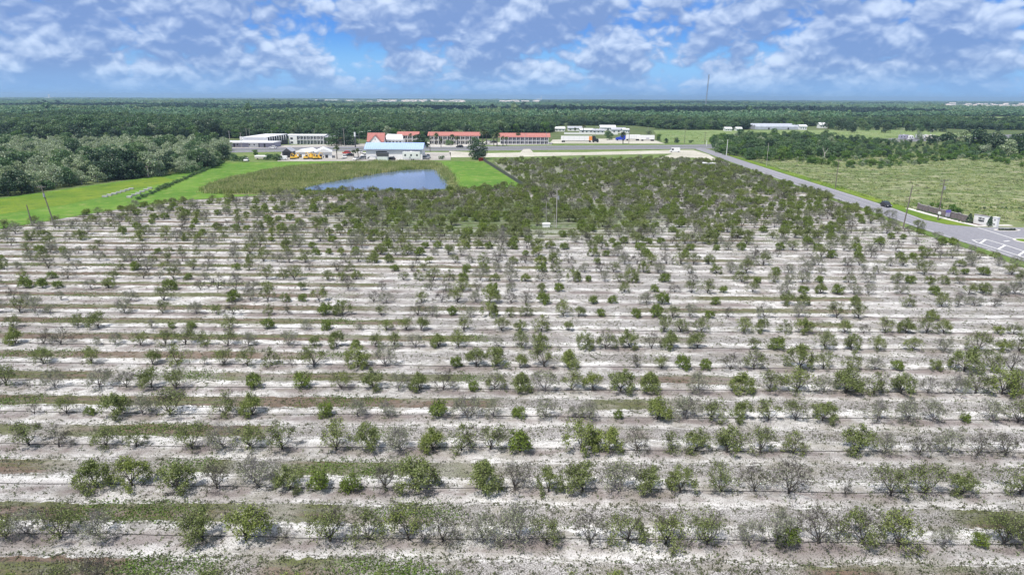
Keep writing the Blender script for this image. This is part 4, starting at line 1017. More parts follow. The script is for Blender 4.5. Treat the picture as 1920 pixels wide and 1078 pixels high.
MB().box(-54*k, 54*k, -.95, -.72, 17.6*k, 18.6*k).build('gutter', M['metal'], r_)
# small cream shed with a lean-to and the dealer sheds
def shed(px, base, w_, h, hr, depth, wm_, rm_, label, rz=0.0, doors=()):
    r_, k = anchor(px, base, 'metal_shed', label, 'shed', rz=rz); wall_block(r_, k, -w_/2, w_/2, h, depth, wm_)
    b = MB(); b.prism_y([(-w_/2*k-.4, h*k), (w_/2*k+.4, h*k), (0, hr*k)], -.5, depth+.5); b.build('roof', rm_, r_)
    MB().prism_y([(-w_/2*k+.2, h*k-.05), (w_/2*k-.2, h*k-.05), (0, (hr-.6)*k)], -.62, -.51).build('gable_end', wm_, r_)
    for x0, x1, z1 in doors: opening(r_, k, x0, x1, 0, z1, 'dark')
    return r_, k
shed(607, 297, 30, 11, 18, 16, M['white'], M['white_roof'], 'white gabled metal shed at the right of the machinery yard', rz=.25, doors=((-9, -3, 6), (3, 8, 6)))
shed(566, 296, 22, 10, 16, 14, M['white'], M['white_roof'], 'smaller white shed behind the yellow machinery', rz=-.2, doors=((-6, 0, 6),))
shed(539, 296, 18, 11, 18, 10, M['darkmetal'], M['grey_roof'], 'dark open fronted shed at the left of the machinery yard', rz=.1, doors=((-5, 5, 7),))
r_, k = anchor(489, 300, 'low_trailer', 'long low trailer with a flat pale green-white roof at the lawn edge', 'trailer')
MB().box(-11*k, 11*k, 0, 3.2, .6, 6*k).build('body', M['cream'], r_); MB().box(-11.4*k, 11.4*k, -.2, 3.6, 6*k, 7*k+.2, .1, .4).build('roof', M['white_roof'], r_)
for s_ in (-6, 6): MB().tube((s_*k, -.05, .45), (s_*k, .3, .45), .42, n=12).build('wheel', M['black'], r_)
# the white hut beside the road
r_, k = anchor(1330, 313, 'hut', 'small white hut with a flat overhanging roof beside the side road', 'hut', rz=-.25)
wall_block(r_, k, -2, 11, 6, 3.6, M['white']); MB().box(-13*k, 12*k, -.5, 4.2, 6*k, 6*k+.25).build('roof', M['white_roof'], r_); MB().box(-12*k, -11*k, 0, .25, 0, 6*k).build('porch_post', M['white'], r_); opening(r_, k, 0, 3, 0, 4.5, 'dark')
# white sheds and houses behind the lorries
def house(px, base, w_, h, hr, depth, wm_, rm_, label, nwin=3, rz=0.0, name='house', group=None):
    r_, k = anchor(px, base, name, label, 'house' if name == 'house' else 'building', rz=rz, group=group); wall_block(r_, k, -w_/2, w_/2, h, depth, wm_)
    gable_x(r_, k, -w_/2, w_/2, h, hr, depth, rm_, over=.6); gable_ends(r_, k, -w_/2, w_/2, h, hr, depth, wm_)
    for i in range(nwin):
        xx = -w_/2+(i+.5)*w_/nwin; opening(r_, k, xx-w_/nwin*.2, xx+w_/nwin*.2, h*.3, h*.75)
    return r_
white_b = [(1050, 247, 18, 5, 8, 'large pale building with a light roof, leftmost of the white group behind the lorries'), (1078, 246, 26, 5, 8, 'white building with a grey roof second in the white group'),
           (1100, 250, 24, 5.5, 8, 'low white building in front of the second grey roof'), (1122, 250.5, 22, 5, 7.5, 'low white wide fronted building in the middle of the white group'),
           (1140, 246, 28, 6, 10, 'tall grey roofed building at the right of the white group'), (1160, 250, 26, 6, 9.5, 'pale lavender roofed building right of the tall grey roof'), (1174, 251, 12, 7, 8.5, 'small square white building at the right end of the group')]
for i, (px, ba, w_, h, hr, lab) in enumerate(white_b): house(px, ba, w_, h, hr, 12, M['white'], M['white_roof'] if i % 2 == 0 else M['grey_roof'], lab, nwin=3, name='white_building')
MB().box(-27, 27, 0, .25, 0, 1.9).build('boundary_wall', M['white']); o = bpy.data.objects['boundary_wall']; o.location = W(1108, 252.5); tag(o, 'low white boundary wall in front of the white buildings', 'wall')
# greenhouse: parallel arched tunnels
r_, k = anchor(1462, 243.5, 'greenhouse', 'long pale arched greenhouse roof beyond the far field', 'greenhouse')
MB().box(-46*k, 44*k, 0, 40, 0, 5*k).build('wall', M['white_roof'], r_)
for j in range(5):
    prof = [(8*j+4-4*math.cos(math.pi*i/8), 5*k+2.2*math.sin(math.pi*i/8)+j*.15) for i in range(9)]; MB().prism_x(prof, -46*k, 44*k).build('roof_arch', M['white_roof'], r_)
for j in (3, 8): opening(r_, k, -44+j*7.3, -41+j*7.3, .3, 3.6, 'dark')
for ch_ in r_.children:
    if ch_.name.startswith(('wall', 'roof_arch')): ch_.data.materials[0] = M['poly']
house(1506, 244, 13, 6, 9, 9, M['white'], M['white_roof'], 'white house at the right end of the greenhouse')
house(1544, 241, 14, 6, 10, 9, M['white'], M['white_roof'], 'white house behind the yellow-green trees right of the greenhouse')
house(1366, 246, 12, 4, 6.5, 9, M['white'], M['white_roof'], 'low white shed under the trees left of the greenhouse')
house(1386, 246, 10, 4, 6.5, 9, M['white'], M['white_roof'], 'second low white shed under the trees left of the greenhouse')
house(297, 251, 11, 7, 12, 9, M['white'], M['white_roof'], 'white house glimpsed between trees behind the left wood')
house(258, 226, 10, 4, 7, 9, M['white'], M['white_roof'], 'small pale house far behind the left wood')
house(573, 243, 12, 6, 9, 9, M['white'], M['white_roof'], 'white house among the trees behind the white motel')
house(590, 245, 9, 7, 11, 8, M['cream'], M['white_roof'], 'tall pale house among the trees behind the white motel', nwin=2)
# the far town: clusters of pale roofs near the horizon
tw = random.Random(5); hm = None; townroof = mat('town_roof', (.58, .50, .46), .7, var=.1, scale=.05); townwall = mat('town_wall', (.75, .73, .71), .7)
def townhouse():
    root = thing('far_house', 'pale roofed house in the distant town on the horizon', 'house', (0, 0, 0), 0, 'houses of the distant town')
    MB().box(-9, 9, -6, 6, 0, 5.5).build('wall', townwall, root); MB().prism_x([(-7, 5.5), (7, 5.5), (0, 9.5)], -10, 10).build('roof', townroof, root); return root
proto_h = townhouse(); firsth = True
for (xa, xb, ya, yb, n) in ((575, 700, 189.6, 192.3, 14), (700, 868, 190.3, 193.8, 60), (935, 1010, 190.6, 193.9, 26), (1770, 1930, 196, 203, 46)):
    for _ in range(n):
        px = tw.uniform(xa, xb); py = tw.uniform(ya, yb); p = W(px, py); s_ = p.y/3000*tw.uniform(.55, 1.15)
        s_ = max(s_*.8, .8)
        if firsth: proto_h.location = p; proto_h.scale = (s_,)*3; proto_h.rotation_euler.z = tw.uniform(-.5, .5); firsth = False
        else: copy_tree(proto_h, p, tw.uniform(-.5, .5), (s_*tw.uniform(.8, 1.6), s_, min(s_, 1.6)))
r_, k = anchor(621, 192.2, 'domed_building', 'wide white domed building standing on the horizon above the left forest', 'building')
MB().box(-14*k, 14*k, 0, 40, 0, 3*k).build('wall', M['white'], r_); MB().prism_x([(0, 0), (30, 0), (30, 1)], 0, 1)
pr = [(2*k+11*k*math.cos(math.pi*i/8), 3*k+1.8*k*math.sin(math.pi*i/8)) for i in range(9)]; MB().prism_y(pr[::-1][::-1], 0, 40).build('dome_roof', M['white_roof'], r_)
r_, k = anchor(92, 186.5, 'far_tower_block', 'tiny pale industrial block on the horizon at the far left', 'building')
MB().box(-8*k, 8*k, 0, 60, 0, 3.2*k).build('wall', M['white'], r_); MB().box(-1.0*k, .4*k, 0, 20, 3.2*k, 9*k).build('stack', M['white'], r_)
r_, k = anchor(1015, 188.5, 'far_tower_block', 'tiny pale block with a thin stack on the horizon near the middle', 'building')
MB().box(-9*k, 1*k, 0, 60, 0, 3.0*k).build('wall', M['white'], r_); MB().box(-.6*k, .4*k, 0, 20, 3*k, 8*k).build('stack', M['white'], r_)
# ------------------------------------------------------------------ poles
def pole(px, base, top, name, label, m_, arms=1, lamp=False, rad=.16, lean=0.0, transformer=False, group='utility poles'):
    p = W(px, base); k = mpp(px, base); h = (base-top)*k*1.02
    t_ = thing(name, label, 'lamp post' if lamp else 'utility pole', (p.x, p.y, 0), 0, group)
    MB().tube((0, 0, -.1), (lean*k, 0, h), rad*1.15, rad*.75, n=8).build('shaft', m_, t_)
    for a in range(arms):
        zz = h-.5-a*1.1
        MB().box(lean*k-1.2, lean*k+1.2, -.10, .06, zz, zz+.14).build('crossarm', M['wood'], t_)
        for s_ in (-1.1, -.5, .5, 1.1): MB().tube((lean*k+s_, 0, zz+.145), (lean*k+s_, 0, zz+.38), .06, .05, n=6).build('insulator', M['metal'], t_)
    if transformer: MB().tube((lean*k+.42, -.1, h-3.1), (lean*k+.42, -.1, h-2.1), .26, n=12).build('transformer', M['metal'], t_)
    if lamp:
        MB().path([(0, 0, h), (.5, 0, h+.5), (1.3, 0, h+.75), (2.1, 0, h+.75)], .05, 6).build('lamp_arm', M['metal'], t_)
        MB().box(1.9, 2.9, -.16, .16, h+.62, h+.78, .1, .04).build('lamp_head', M['white'], t_)
    return t_
pole(104, 428, 350, 'utility_pole', 'tall leaning wooden pole with a pale top at the left edge of the grove', M['wood'], arms=1, lean=-13, transformer=True)
pole(61, 424, 385, 'utility_pole', 'short dark pole left of the tall leaning pole', M['wood'], arms=0, lean=-4)
pole(1043, 427, 355, 'utility_pole', 'pale pole standing in the middle of the grove', M['palewood'], arms=1, transformer=True, rad=.13)
pole(1039, 426, 402, 'utility_pole', 'short pale stake beside the pole in the grove', M['palewood'], arms=0, rad=.08)
pole(1024, 421, 378, 'utility_pole', 'slim grey pole left of the pole in the grove', M['palewood'], arms=0, rad=.07)
pole(1693, 429, 350, 'utility_pole', 'tall dark pole on the grove side of the road', M['wood'], arms=0, lean=5, rad=.17)
t_ = pole(1758, 413, 338, 'utility_pole', 'tall pole with crossarms and a meter in front of the entrance wall', M['wood'], arms=2, transformer=True, rad=.17)
MB().tube((.0, -.45, 2.2), (.0, -.2, 2.2), .45, n=14).build('meter', M['white'], t_)
pole(1566, 354, 301, 'utility_pole', 'dark pole at the pasture edge beside the road', M['wood'], arms=1, rad=.16)
pole(1437, 312, 270, 'utility_pole', 'slim pale pole in front of the thicket', M['palewood'], arms=0, rad=.12)
pole(1362, 292, 263, 'utility_pole', 'white concrete pole at the left end of the thicket', M['white'], arms=0, rad=.18)
pole(1321, 271, 249, 'utility_pole', 'dark pole behind the highway junction', M['wood'], arms=1)
pole(1283, 270, 243, 'utility_pole', 'dark pole beside the two small trees by the highway', M['wood'], arms=1)
pole(1179, 270, 241, 'utility_pole', 'dark pole between the blue lorry and its trailer', M['wood'], arms=1, rad=.2)
pole(1324.5, 275, 264, 'utility_pole', 'short white post at the road junction', M['white'], arms=0, rad=.25)
pole(806.5, 285, 252, 'utility_pole', 'tall brown pole with a white lamp right of the blue roof', M['wood'], arms=0, rad=.22, transformer=True)
for j, (px, ba, tp) in enumerate(((432, 276, 247), (453, 277, 250), (463, 262, 242), (469, 262, 241), (511, 266, 246), (590, 262, 243), (646, 274, 243), (985, 274, 252), (1024, 278, 250))):
    pole(px, ba, tp, 'utility_pole', 'slim pole, '+ordw(j+1)+' from the left of the poles along the highway', M['palewood'], arms=1, rad=.16)
for j, (px, ba, tp) in enumerate(((674, 272, 250), (690, 268, 248), (1116, 258, 240), (1687, 262, 244), (1743, 262, 246))):
    pole(px, ba, tp, 'street_lamp', 'curved arm street lamp, '+ordw(j+1)+' from the left', M['metal'], arms=0, lamp=True, rad=.12, group='street lamps')
# tall dark sign mast with a pale head
r_, k = anchor(666.5, 277, 'sign_mast', 'tall dark sign mast with a pale panel head left of the red gable', 'sign')
MB().box(-1.0*k, 1.0*k, -.3, .3, 0, 20*k).build('mast', M['darkmetal'], r_); MB().box(-1.3*k, 1.3*k, -.5, .5, 20*k, 28*k).build('sign_panel', M['white'], r_)
# lattice mast on the horizon
r_, k = anchor(1322.5, 203, 'lattice_mast', 'very tall thin lattice radio mast rising above the far forest', 'radio mast')
b = MB(); hh = 60*k; ww = 2.2
legs = [(ww, 0), (-ww/2, ww*.87), (-ww/2, -ww*.87)]
for a, c in legs: b.tube((a, c, 0), (a+2.5*k*.85, c, hh), .55, .5, n=4)
b.build('leg_tubes', M['metal'], r_); br = MB(); nb = 26
for i in range(nb):
    z0 = hh*i/nb; z1 = hh*(i+1)/nb
    for q in range(3):
        a = legs[q]; c = legs[(q+1) % 3]; o0 = 2.5*k*.85*z0/hh; o1 = 2.5*k*.85*z1/hh
        br.tube((a[0]+o0, a[1], z0), (c[0]+o1, c[1], z1), .28, n=3, caps=False)
br.build('lattice_bracing', M['red'] if False else M['metal'], r_)
# ------------------------------------------------------------------ fence from the round tree down to the grove
fa, fb = W(905, 301), W(984, 352); L = (fb-fa).length; dv = (fb-fa)/L; n = int(L/3.0)
r_ = thing('dark_fence', 'dark boarded fence running from the round tree down to the grove', 'fence', fa, math.atan2(dv.y, dv.x))
for i in range(n+1): MB().box(i*L/n-.07, i*L/n+.07, -.07, .07, 0, 1.75).build('post', M['wood'], r_)
for i in range(n):
    MB().box(i*L/n+.08, (i+1)*L/n-.08, -.03, .03, .12, 1.6).build('panel', M['darkmetal'], r_)
r_ = thing('red_gate', 'small faded red gate under the round tree', 'gate', W(902, 302.5), 1.0); 
for i in range(6): MB().box(-2.2+i*.75, -1.55+i*.75, -.04, .04, .1, 1.9).build('board', M['red'], r_)
MB().box(-2.3, 2.3, .045, .1, 1.4, 1.55).build('rail', M['red'], r_)
# white boxes on the meadow
bi = 0
hx = None
for row, (a, b_, n_) in enumerate((((197, 370), (246, 355.5), 7), ((243, 371), (281, 354.5), 6))):
    for i in range(n_):
        p = W(*a).lerp(W(*b_), i/(n_-1)); lab = 'low white box on the wet meadow, '+ordw(i+1)+' from the near end of the '+('left' if row == 0 else 'right')+' line'
        if hx is None:
            hx = thing('white_box', lab, 'box', p, .2, 'white boxes on the meadow')
            MB().box(-.8, .8, -.45, .45, .12, .55).build('body', M['boxgrey'], hx); MB().box(-.88, .88, -.52, .52, .55, .62).build('lid', M['boxgrey'], hx); MB().box(-1.0, 1.0, -.6, .6, 0, .12).build('pallet', M['wood'], hx)
        else: copy_tree(hx, p, random.uniform(-.2, .5), None, lab)
# white pump box in the grove
r_ = thing('pump_box', 'small white pump housing on the green clearing beside the grove pole', 'pump', W(1024, 426), .1)
MB().box(-1.0, 1.0, -.6, .6, 0, .9).build('body', M['white'], r_); MB().prism_x([(-.7, .9), (.7, .9), (0, 1.3)], -1.1, 1.1).build('lid', M['white_roof'], r_); MB().path([(1, 0, .4), (1.8, 0, .4), (1.8, 0, .05)], .08, 8).build('pipe', M['metal'], r_)
# ------------------------------------------------------------------ entrance wall and sign
seg = [(1721, 393.5), (1740, 398.5), (1759, 403.5), (1778, 408), (1797, 413), (1814, 417.3)]
r_ = thing('entrance_wall', 'grey-brown stone entrance wall in panels along the side road', 'wall', W(*seg[0]), 0); base = W(*seg[0])
for i in range(len(seg)-1):
    a = W(*seg[i])-base; c = W(*seg[i+1])-base; d_ = (c-a).normalized(); n_ = Vector((-d_.y, d_.x, 0))*.13; hh = 1.9
    def quadwall(p, q, off, z0, z1):
        nn = n_/.13*off; v = [p-nn, q-nn, q+nn, p+nn]; vs = [(t_.x, t_.y, z0) for t_ in v]+[(t_.x, t_.y, z1) for t_ in v]
        return MB().add(vs, [[3, 2, 1, 0], [4, 5, 6, 7], [0, 1, 5, 4], [1, 2, 6, 5], [2, 3, 7, 6], [3, 0, 4, 7]])
    quadwall(a+d_*.25, c-d_*.25, .13, 0, hh).build('panel', M['stone'], r_); quadwall(a+d_*.25, c-d_*.25, .2, hh, hh+.12).build('capping', M['stonecap'], r_)
    quadwall(a-d_*.24, a+d_*.24, .26, 0, hh+.25).build('pillar', M['stone'], r_); quadwall(a-d_*.3, a+d_*.3, .32, hh+.25, hh+.36).build('pillar_cap', M['stonecap'], r_)
# boxes: bricks in courses on the panels are far below a pixel here
sa, sb = W(1824, 419), W(1853, 424.2); L = (sb-sa).length; d_ = (sb-sa).normalized()
r_ = thing('entrance_sign', 'white stone entrance sign with two lines of dark lettering', 'sign', sa, math.atan2(d_.y, d_.x))
MB().box(0, L, 0, .5, .0, 2.65).build('panel', M['white'], r_); MB().box(-.1, L+.1, -.1, .6, 2.65, 2.8).build('capping', M['stonecap'], r_)
MB().box(L+1.0, L+2.4, -.15, .75, 0, 2.75).build('pillar', M['white'], r_); MB().box(L+.9, L+2.5, -.25, .85, 2.75, 2.9).build('pillar_cap', M['white'], r_)
for z_ in (.7, 1.9): MB().box(L+1.5, L+1.9, -.19, -.151, z_, z_+.35).build('pillar_vent', M['darkmetal'], r_)
MB().box(L, L+1.0, .1, .4, 0, 2.2).build('link_wall', M['stone'], r_)
for txt, zz, s_, wt in (('FOREST LAKE', 1.68, .62, 0), ('PRESERVE', .98, .66, .015)):
    cu = bpy.data.curves.new('letters', 'FONT'); cu.body = txt; cu.size = s_*1.0; cu.align_x = 'CENTER'; cu.extrude = .03; cu.offset = wt; cu.materials.append(M['purple'] if False else M['blackpaint'])
    oc_ = bpy.data.objects.new('letters', cu); scene.collection.objects.link(oc_); bpy.context.view_layer.update(); me_ = bpy.data.meshes.new_from_object(oc_.evaluated_get(bpy.context.evaluated_depsgraph_get())); bpy.data.objects.remove(oc_)
    o = bpy.data.objects.new('lettering', me_); link(o, r_); o.location = (L*.5, -.05, zz); o.rotation_euler = (math.radians(90), 0, 0); o.scale.x = .72*(L-.8)/(len(txt)*s_*.85)
for nm, px, py, lab in (('a', 1817, 419, 'dark clipped conifer at the left end of the white entrance sign'), ('b', 1856, 424.8, 'dark clipped conifer between the sign and its white pillar')):
    p = W(px, py); r_ = thing('clipped_conifer', lab, 'conifer', p, 0); n = 420; hgt = 2.9
    u = rng.random(n); zz = .2+u*hgt*.93; rr = 1.0*(1-u)**.6*(.75+.3*rng.random(n))+.06; a = rng.random(n)*6.283
    v_, f_ = leaf_quads(np.stack([rr*np.cos(a), rr*np.sin(a), zz], 1), .3, .8, nrm=np.stack([np.cos(a), np.sin(a), .3*np.ones(n)], 1), jit=.5)
    link(bpy.data.objects.new('crown', mesh_raw('crown', v_, f_, M['fo_dark'])), r_); MB().tube((0, 0, 0), (0, 0, 1.2), .1, .06, n=6).build('trunk', M['trunk'], r_)
r_ = thing('banner_post', 'purple and white banner on a post in front of the entrance wall', 'banner', W(1776, 409.5), -.1)
MB().tube((0, 0, 0), (0, 0, 2.6), .05, n=8).build('post', M['darkmetal'], r_); MB().box(-.65, .65, -.04, .04, .5, 1.75).build('white_panel', M['lavender'], r_); MB().box(-.75, .75, -.06, .06, 1.75, 2.6).build('purple_panel', M['purple'], r_)
for j in range(14):
    p = W(1722, 394.8).lerp(W(1812, 419), (j+.5)/14); ftree('bush', p.x-.5, p.y, random.uniform(.18, .28), 'small clipped shrub, '+ordw(j+1)+' from the left in front of the stone entrance wall', 'shrubs in front of the entrance wall', 'bush', 'bush')
for j, (px, py, s_) in enumerate(((1722, 389, .3), (1746, 393, .4), (1762, 396, .45), (1785, 402, .5), (1796, 404, .45), (1800, 403, .35))):
    p = W(px, py); ftree('bright', p.x, p.y, s_, 'leafy shrub, '+ordw(j+1)+' from the left behind the stone entrance wall', 'shrubs behind the entrance wall', 'shrub', 'shrub')
p = W(1842, 413.5); r_ = thing('young_palm', 'young drooping palm behind the white entrance sign', 'palm tree', p); r_.scale = (.9, .9, .28)
link(bpy.data.objects.new('trunk', PP[0][0]), r_); link(bpy.data.objects.new('crown', PP[0][1]), r_)
for j in range(9):
    p = W(1874+j*3.4, 433.4); ftree('dark', p.x, p.y, .09, 'tiny dark plant, '+ordw(j+1)+' from the left on the small traffic island', 'plants on the traffic island', 'island_plant', 'plant')
for j, px in enumerate((1830, 1845, 1858, 1872, 1878, 1886, 1897, 1911)):
    p = W(px, 390.5+(px-1830)*.012); ftree('bush', p.x, p.y, .22, 'small dark bush, '+ordw(j+1)+' from the left in the line on the pasture', 'line of bushes on the pasture', 'bush', 'bush')
# ------------------------------------------------------------------ vehicles
def car(px, py, label, body, rz, L=4.7, Wd=1.85, Hh=1.7, name='parked_car', cat='car', sc_=1.0, group=None, zz=.11, kind='suv'):
    p = W(px, py); t_ = thing(name, label, cat, (p.x, p.y, zz), rz, group); t_.scale = (sc_,)*3; l = L/2; w_ = Wd/2
    prof = [(-l, .38), (-l+.05, .85), (-l+.9, 1.0), (-l+1.0, 1.02), (l-.25, 1.06), (l-.02, .95), (l, .4), (l-.4, .28), (-l+.3, .28)]
    MB().prism_y([(a, b_) for a, b_ in prof][::-1], -w_, w_).build('body', body, t_)
    if kind == 'pickup': cab = [(-l+1.1, 1.0), (-l+1.75, Hh), (-l+2.9, Hh), (-l+3.1, 1.0)]
    elif kind == 'van': cab = [(-l+.35, 1.0), (-l+1.1, Hh+.25), (l-.1, Hh+.25), (l-.05, 1.0)]
    else: cab = [(-l+1.05, 1.0), (-l+1.8, Hh-.06), (l-.75, Hh-.06), (l-.15, 1.0)]
    if kind == 'van':
        MB().prism_y(cab[::-1], -w_+.06, w_-.06).build('upper_body', body, t_)
        for s_ in (-1, 1): MB().box(-l+1.0, -l+2.2, min(s_*(w_-.061), s_*(w_-.03)), max(s_*(w_-.061), s_*(w_-.03)), 1.15, Hh).build('side_window', M['window'], t_)
        MB().add([(-l+.42, -w_+.2, 1.12), (-l+.42, w_-.2, 1.12), (-l+.98, w_-.25, Hh+.1), (-l+.98, -w_+.25, Hh+.1)], [[0, 1, 2, 3]]).build('windscreen', M['window'], t_)
    else: MB().prism_y(cab[::-1], -w_+.12, w_-.12).build('windows', M['window'], t_)
    a, b_ = cab[1][0], cab[2][0]; MB().box(a+.05, b_-.05, -w_+.1, w_-.1, cab[1][1]-.02, cab[1][1]+.07, .05, .05).build('roof', body, t_)
    for xx in (-l+.85, l-.85):
        for s_ in (-1, 1):
            wh = MB().tube((xx, s_*(w_-.2), .34), (xx, s_*(w_+.02), .34), .35, n=14).build('wheel', M['black'], t_)
            MB().tube((xx, s_*(w_+.021), .34), (xx, s_*(w_+.04), .34), .2, n=10).build('rim', M['chrome'], wh)
    for s_ in (-1, 1):
        MB().box(-l-.02, -l+.08, s_*.6-.18, s_*.6+.18, .62, .8).build('headlight', M['white'], t_); MB().box(l-.06, l+.02, s_*.68-.12, s_*.68+.12, .65, .85).build('tail_light', M['red'], t_)
    return t_
rd = math.atan2((W(1671, 390)-W(1600, 368)).y, (W(1671, 390)-W(1600, 368)).x)
car(1661, 388.5, 'black sport utility car driving on the side road', M['blackpaint'], rd+math.pi, name='black_car', zz=.14)
car(1265, 286, 'white van parked on the sandy track near the junction', M['white'], 0, L=6, Hh=2.2, name='white_van', cat='van', kind='van', sc_=1.15)
car(862, 277.3, 'dark car on the highway in front of the motel palms', M['blackpaint'], 0, sc_=1.15, name='highway_car')
veh = [(646, 297, 'white', 'pickup'), (655, 294, 'blackpaint', 'suv'), (668, 300.5, 'white', 'suv'), (680, 299, 'metal', 'suv'), (684, 294, 'white', 'suv'), (733, 301, 'blackpaint', 'suv'), (740, 299, 'white', 'van'), (797, 299, 'metal', 'pickup'), (803, 296, 'white', 'suv'), (790, 294, 'blackpaint', 'pickup'), (462, 303, 'white', 'suv'), (650, 289, 'red', 'suv'), (672, 288, 'white', 'suv'), (915, 268.6, 'white', 'suv'), (925, 269, 'blackpaint', 'suv'), (512, 279, 'white', 'suv'), (700, 274.6, 'white', 'suv'), (530, 300.5, 'white', 'van')]
CN = {'white': 'white', 'blackpaint': 'black', 'metal': 'silver', 'red': 'red'}
for j, (px, py, c_, kd) in enumerate(sorted(veh)):
    car(px, py, CN[c_]+' '+{'suv': 'car', 'van': 'van', 'pickup': 'pickup truck'}[kd]+', '+ordw(j+1)+' from the left among the vehicles parked by the sheds and motels', M[c_], random.uniform(-.5, .5)+(math.pi/2 if j % 3 == 0 else 0), name='parked_car' if kd == 'suv' else 'parked_van' if kd == 'van' else 'pickup_truck', cat={'suv': 'car', 'van': 'van', 'pickup': 'truck'}[kd], sc_=1.15, group='vehicles parked by the roadside buildings', zz=.12, kind=kd)
# travel trailers in front of the blue shed and by the far field
def travel_trailer(px, py, label, w_, h, rz=0.0, m_='white', group='travel trailers'):
    p = W(px, py); k = mpp(px, py); t_ = thing('travel_trailer', label, 'trailer', (p.x, p.y, .12), rz, group); L = w_*k; hh = h*k
    MB().prism_y([(-L/2, .7), (-L/2+.2, hh*.55), (-L/2, hh*.62), (-L/2+.3, hh), (L/2-.2, hh), (L/2, hh-.5), (L/2, .6), (-L/2+1.6, .6)][::-1], 0, 2.5).build('body', M[m_], t_)
    MB().box(-L/2+.3, L/2-.3, -.03, -.004, .95, 1.25).build('stripe', M['lavender'], t_)
    n = max(2, int(L/2.6))
    for i in range(n): xx = -L/2+(i+.5)*L/n; f = MB().box(xx-.55, xx+.55, -.06, -.031 if False else -.004, hh*.50, hh*.74).build('window', M['white'], t_); MB().box(xx-.48, xx+.48, -.09, -.061, hh*.51, hh*.73).build('pane', M['window'], f)
    MB().box(-L*.1, -L*.1+.7, -.07, -.031, .7, hh*.46).build('door', M['metal'], t_)
    for xx in (.3, 1.3): MB().tube((xx, -.1, .38), (xx, .3, .38), .38, n=12).build('wheel', M['black'], t_)
    MB().box(-.8, .6, .8, 1.7, hh+.002, hh+.3, .1, .1).build('air_conditioner', M['white'], t_); return t_
travel_trailer(771, 301.3, 'long white travel trailer parked before the right half of the blue shed', 33, 15.5)
travel_trailer(735, 297.6, 'small white travel trailer left of the long one by the blue shed', 9, 14, .1)
travel_trailer(1695, 262.5, 'grey travel trailer, leftmost beside the right-hand field', 18, 9, .1, 'lavender'); travel_trailer(1708, 263, 'short white trailer right of the grey travel trailer', 8, 8, 0)
travel_trailer(1728, 262, 'white travel trailer half hidden by the thicket', 20, 9, -.05); travel_trailer(1746, 264, 'pinkish white travel trailer at the right of the trailer row', 16, 10, .1, 'cream')
# dark canopy and pale container beside the blue shed
r_, k = anchor(717, 302.5, 'container_shed', 'pale box shed with a dark open top standing before the blue roofed shed', 'shed')
MB().box(-10*k, 10*k, 0, 4, 0, 8*k).build('body', M['white_roof'], r_); MB().box(-10*k, 10*k, .3, 4.2, 8*k+.004, 15*k).build('canopy', M['darkmetal'], r_)
r_, k = anchor(697, 302, 'arched_canopy', 'arched grey canopy standing left of the pale box shed', 'canopy')
pr = [(9*k*math.cos(math.pi*i/10), 3*k+6*k*math.sin(math.pi*i/10)) for i in range(11)]; pr += [(8.3*k*math.cos(math.pi*i/10), 3*k+5.3*k*math.sin(math.pi*i/10)) for i in range(10, -1, -1)]
b = MB(); n = 11
for y_ in (0, 5): b.add([(a, y_, c) for a, c in pr], [[i, i+1, 20-i, 21-i] for i in range(10)])
b.add([(a, 0, c) for a, c in pr[:11]]+[(a, 5, c) for a, c in pr[:11]], [[i, i+1, 12+i, 11+i] for i in range(10)]); b.build('cover', M['grey_roof'], r_)
for x_ in (-8.8, 8.6): 
    for y_ in (.1, 4.7): MB().box(x_*k-.08, x_*k+.08, y_, y_+.16, 0, 3*k).build('post', M['metal'], r_)
# lorries
def semi(px0, px1, cabpx, base, top, label, cabm, left, accent=None):
    """box trailer between px0 and px1 with its tractor to one side"""
    k = mpp((px0+px1)/2, base); p = W((px0+px1)/2, base); t_ = thing('lorry', label, 'lorry', (p.x, p.y, .12), 0, 'lorries on the lot beyond the highway')
    L = (px1-px0)*k; h = (base-top)*k; s = -1 if left else 1
    MB().box(-L/2, L/2, 0, 2.8, h*.30, h).build('trailer_box', M['white'], t_)
    for i in range(6): MB().box(-L/2+(i+.5)*L/6-.04, -L/2+(i+.5)*L/6+.04, -.03, -.004, h*.3, h).build('trailer_rib', M['metal'], t_)
    MB().box(-L/2+1, L/2-1, .6, 2.2, h*.22, h*.3).build('chassis', M['darkmetal'], t_)
    for xx in ((-s)*(L/2-1.2), (-s)*(L/2-2.6), s*(L/2-1.6)):
        for y_ in (0, 2.4): MB().tube((xx, y_, .6), (xx, y_+.4, .6), .6, n=14).build('wheel', M['black'], t_)
    C = cabpx*k; x0 = s*(L/2+.3); pr = [(x0, .7), (x0, h*1.02), (x0+s*C*.42, h*1.0), (x0+s*C*.55, h*.62), (x0+s*C*.95, h*.52), (x0+s*C, .6)]
    if s > 0: pr = pr[::-1]
    cb = MB().prism_y(pr, .15, 2.65).build('cab', cabm, t_)
    MB().box(min(x0+s*C*.25, x0+s*C*.46), max(x0+s*C*.25, x0+s*C*.46), .1, .149, h*.55, h*.85).build('cab_window', M['window'], t_)
    if accent: MB().box(L/2-2.6 if s > 0 else -L/2, L/2 if s > 0 else -L/2+2.6, -.06, -.032, h*.32, h*.98).build('orange_panel', M[accent], t_)
    for xx in (x0+s*C*.2, x0+s*C*.8):
        for y_ in (.05, 2.35): MB().tube((xx, y_, .6), (xx, y_+.4, .6), .6, n=14).build('wheel', M['black'], t_)
    MB().box(min(x0+s*C, x0+s*(C+.15)), max(x0+s*C, x0+s*(C+.15)), .3, 2.5, .4, 1.0).build('bumper', M['chrome'], t_)
    return t_
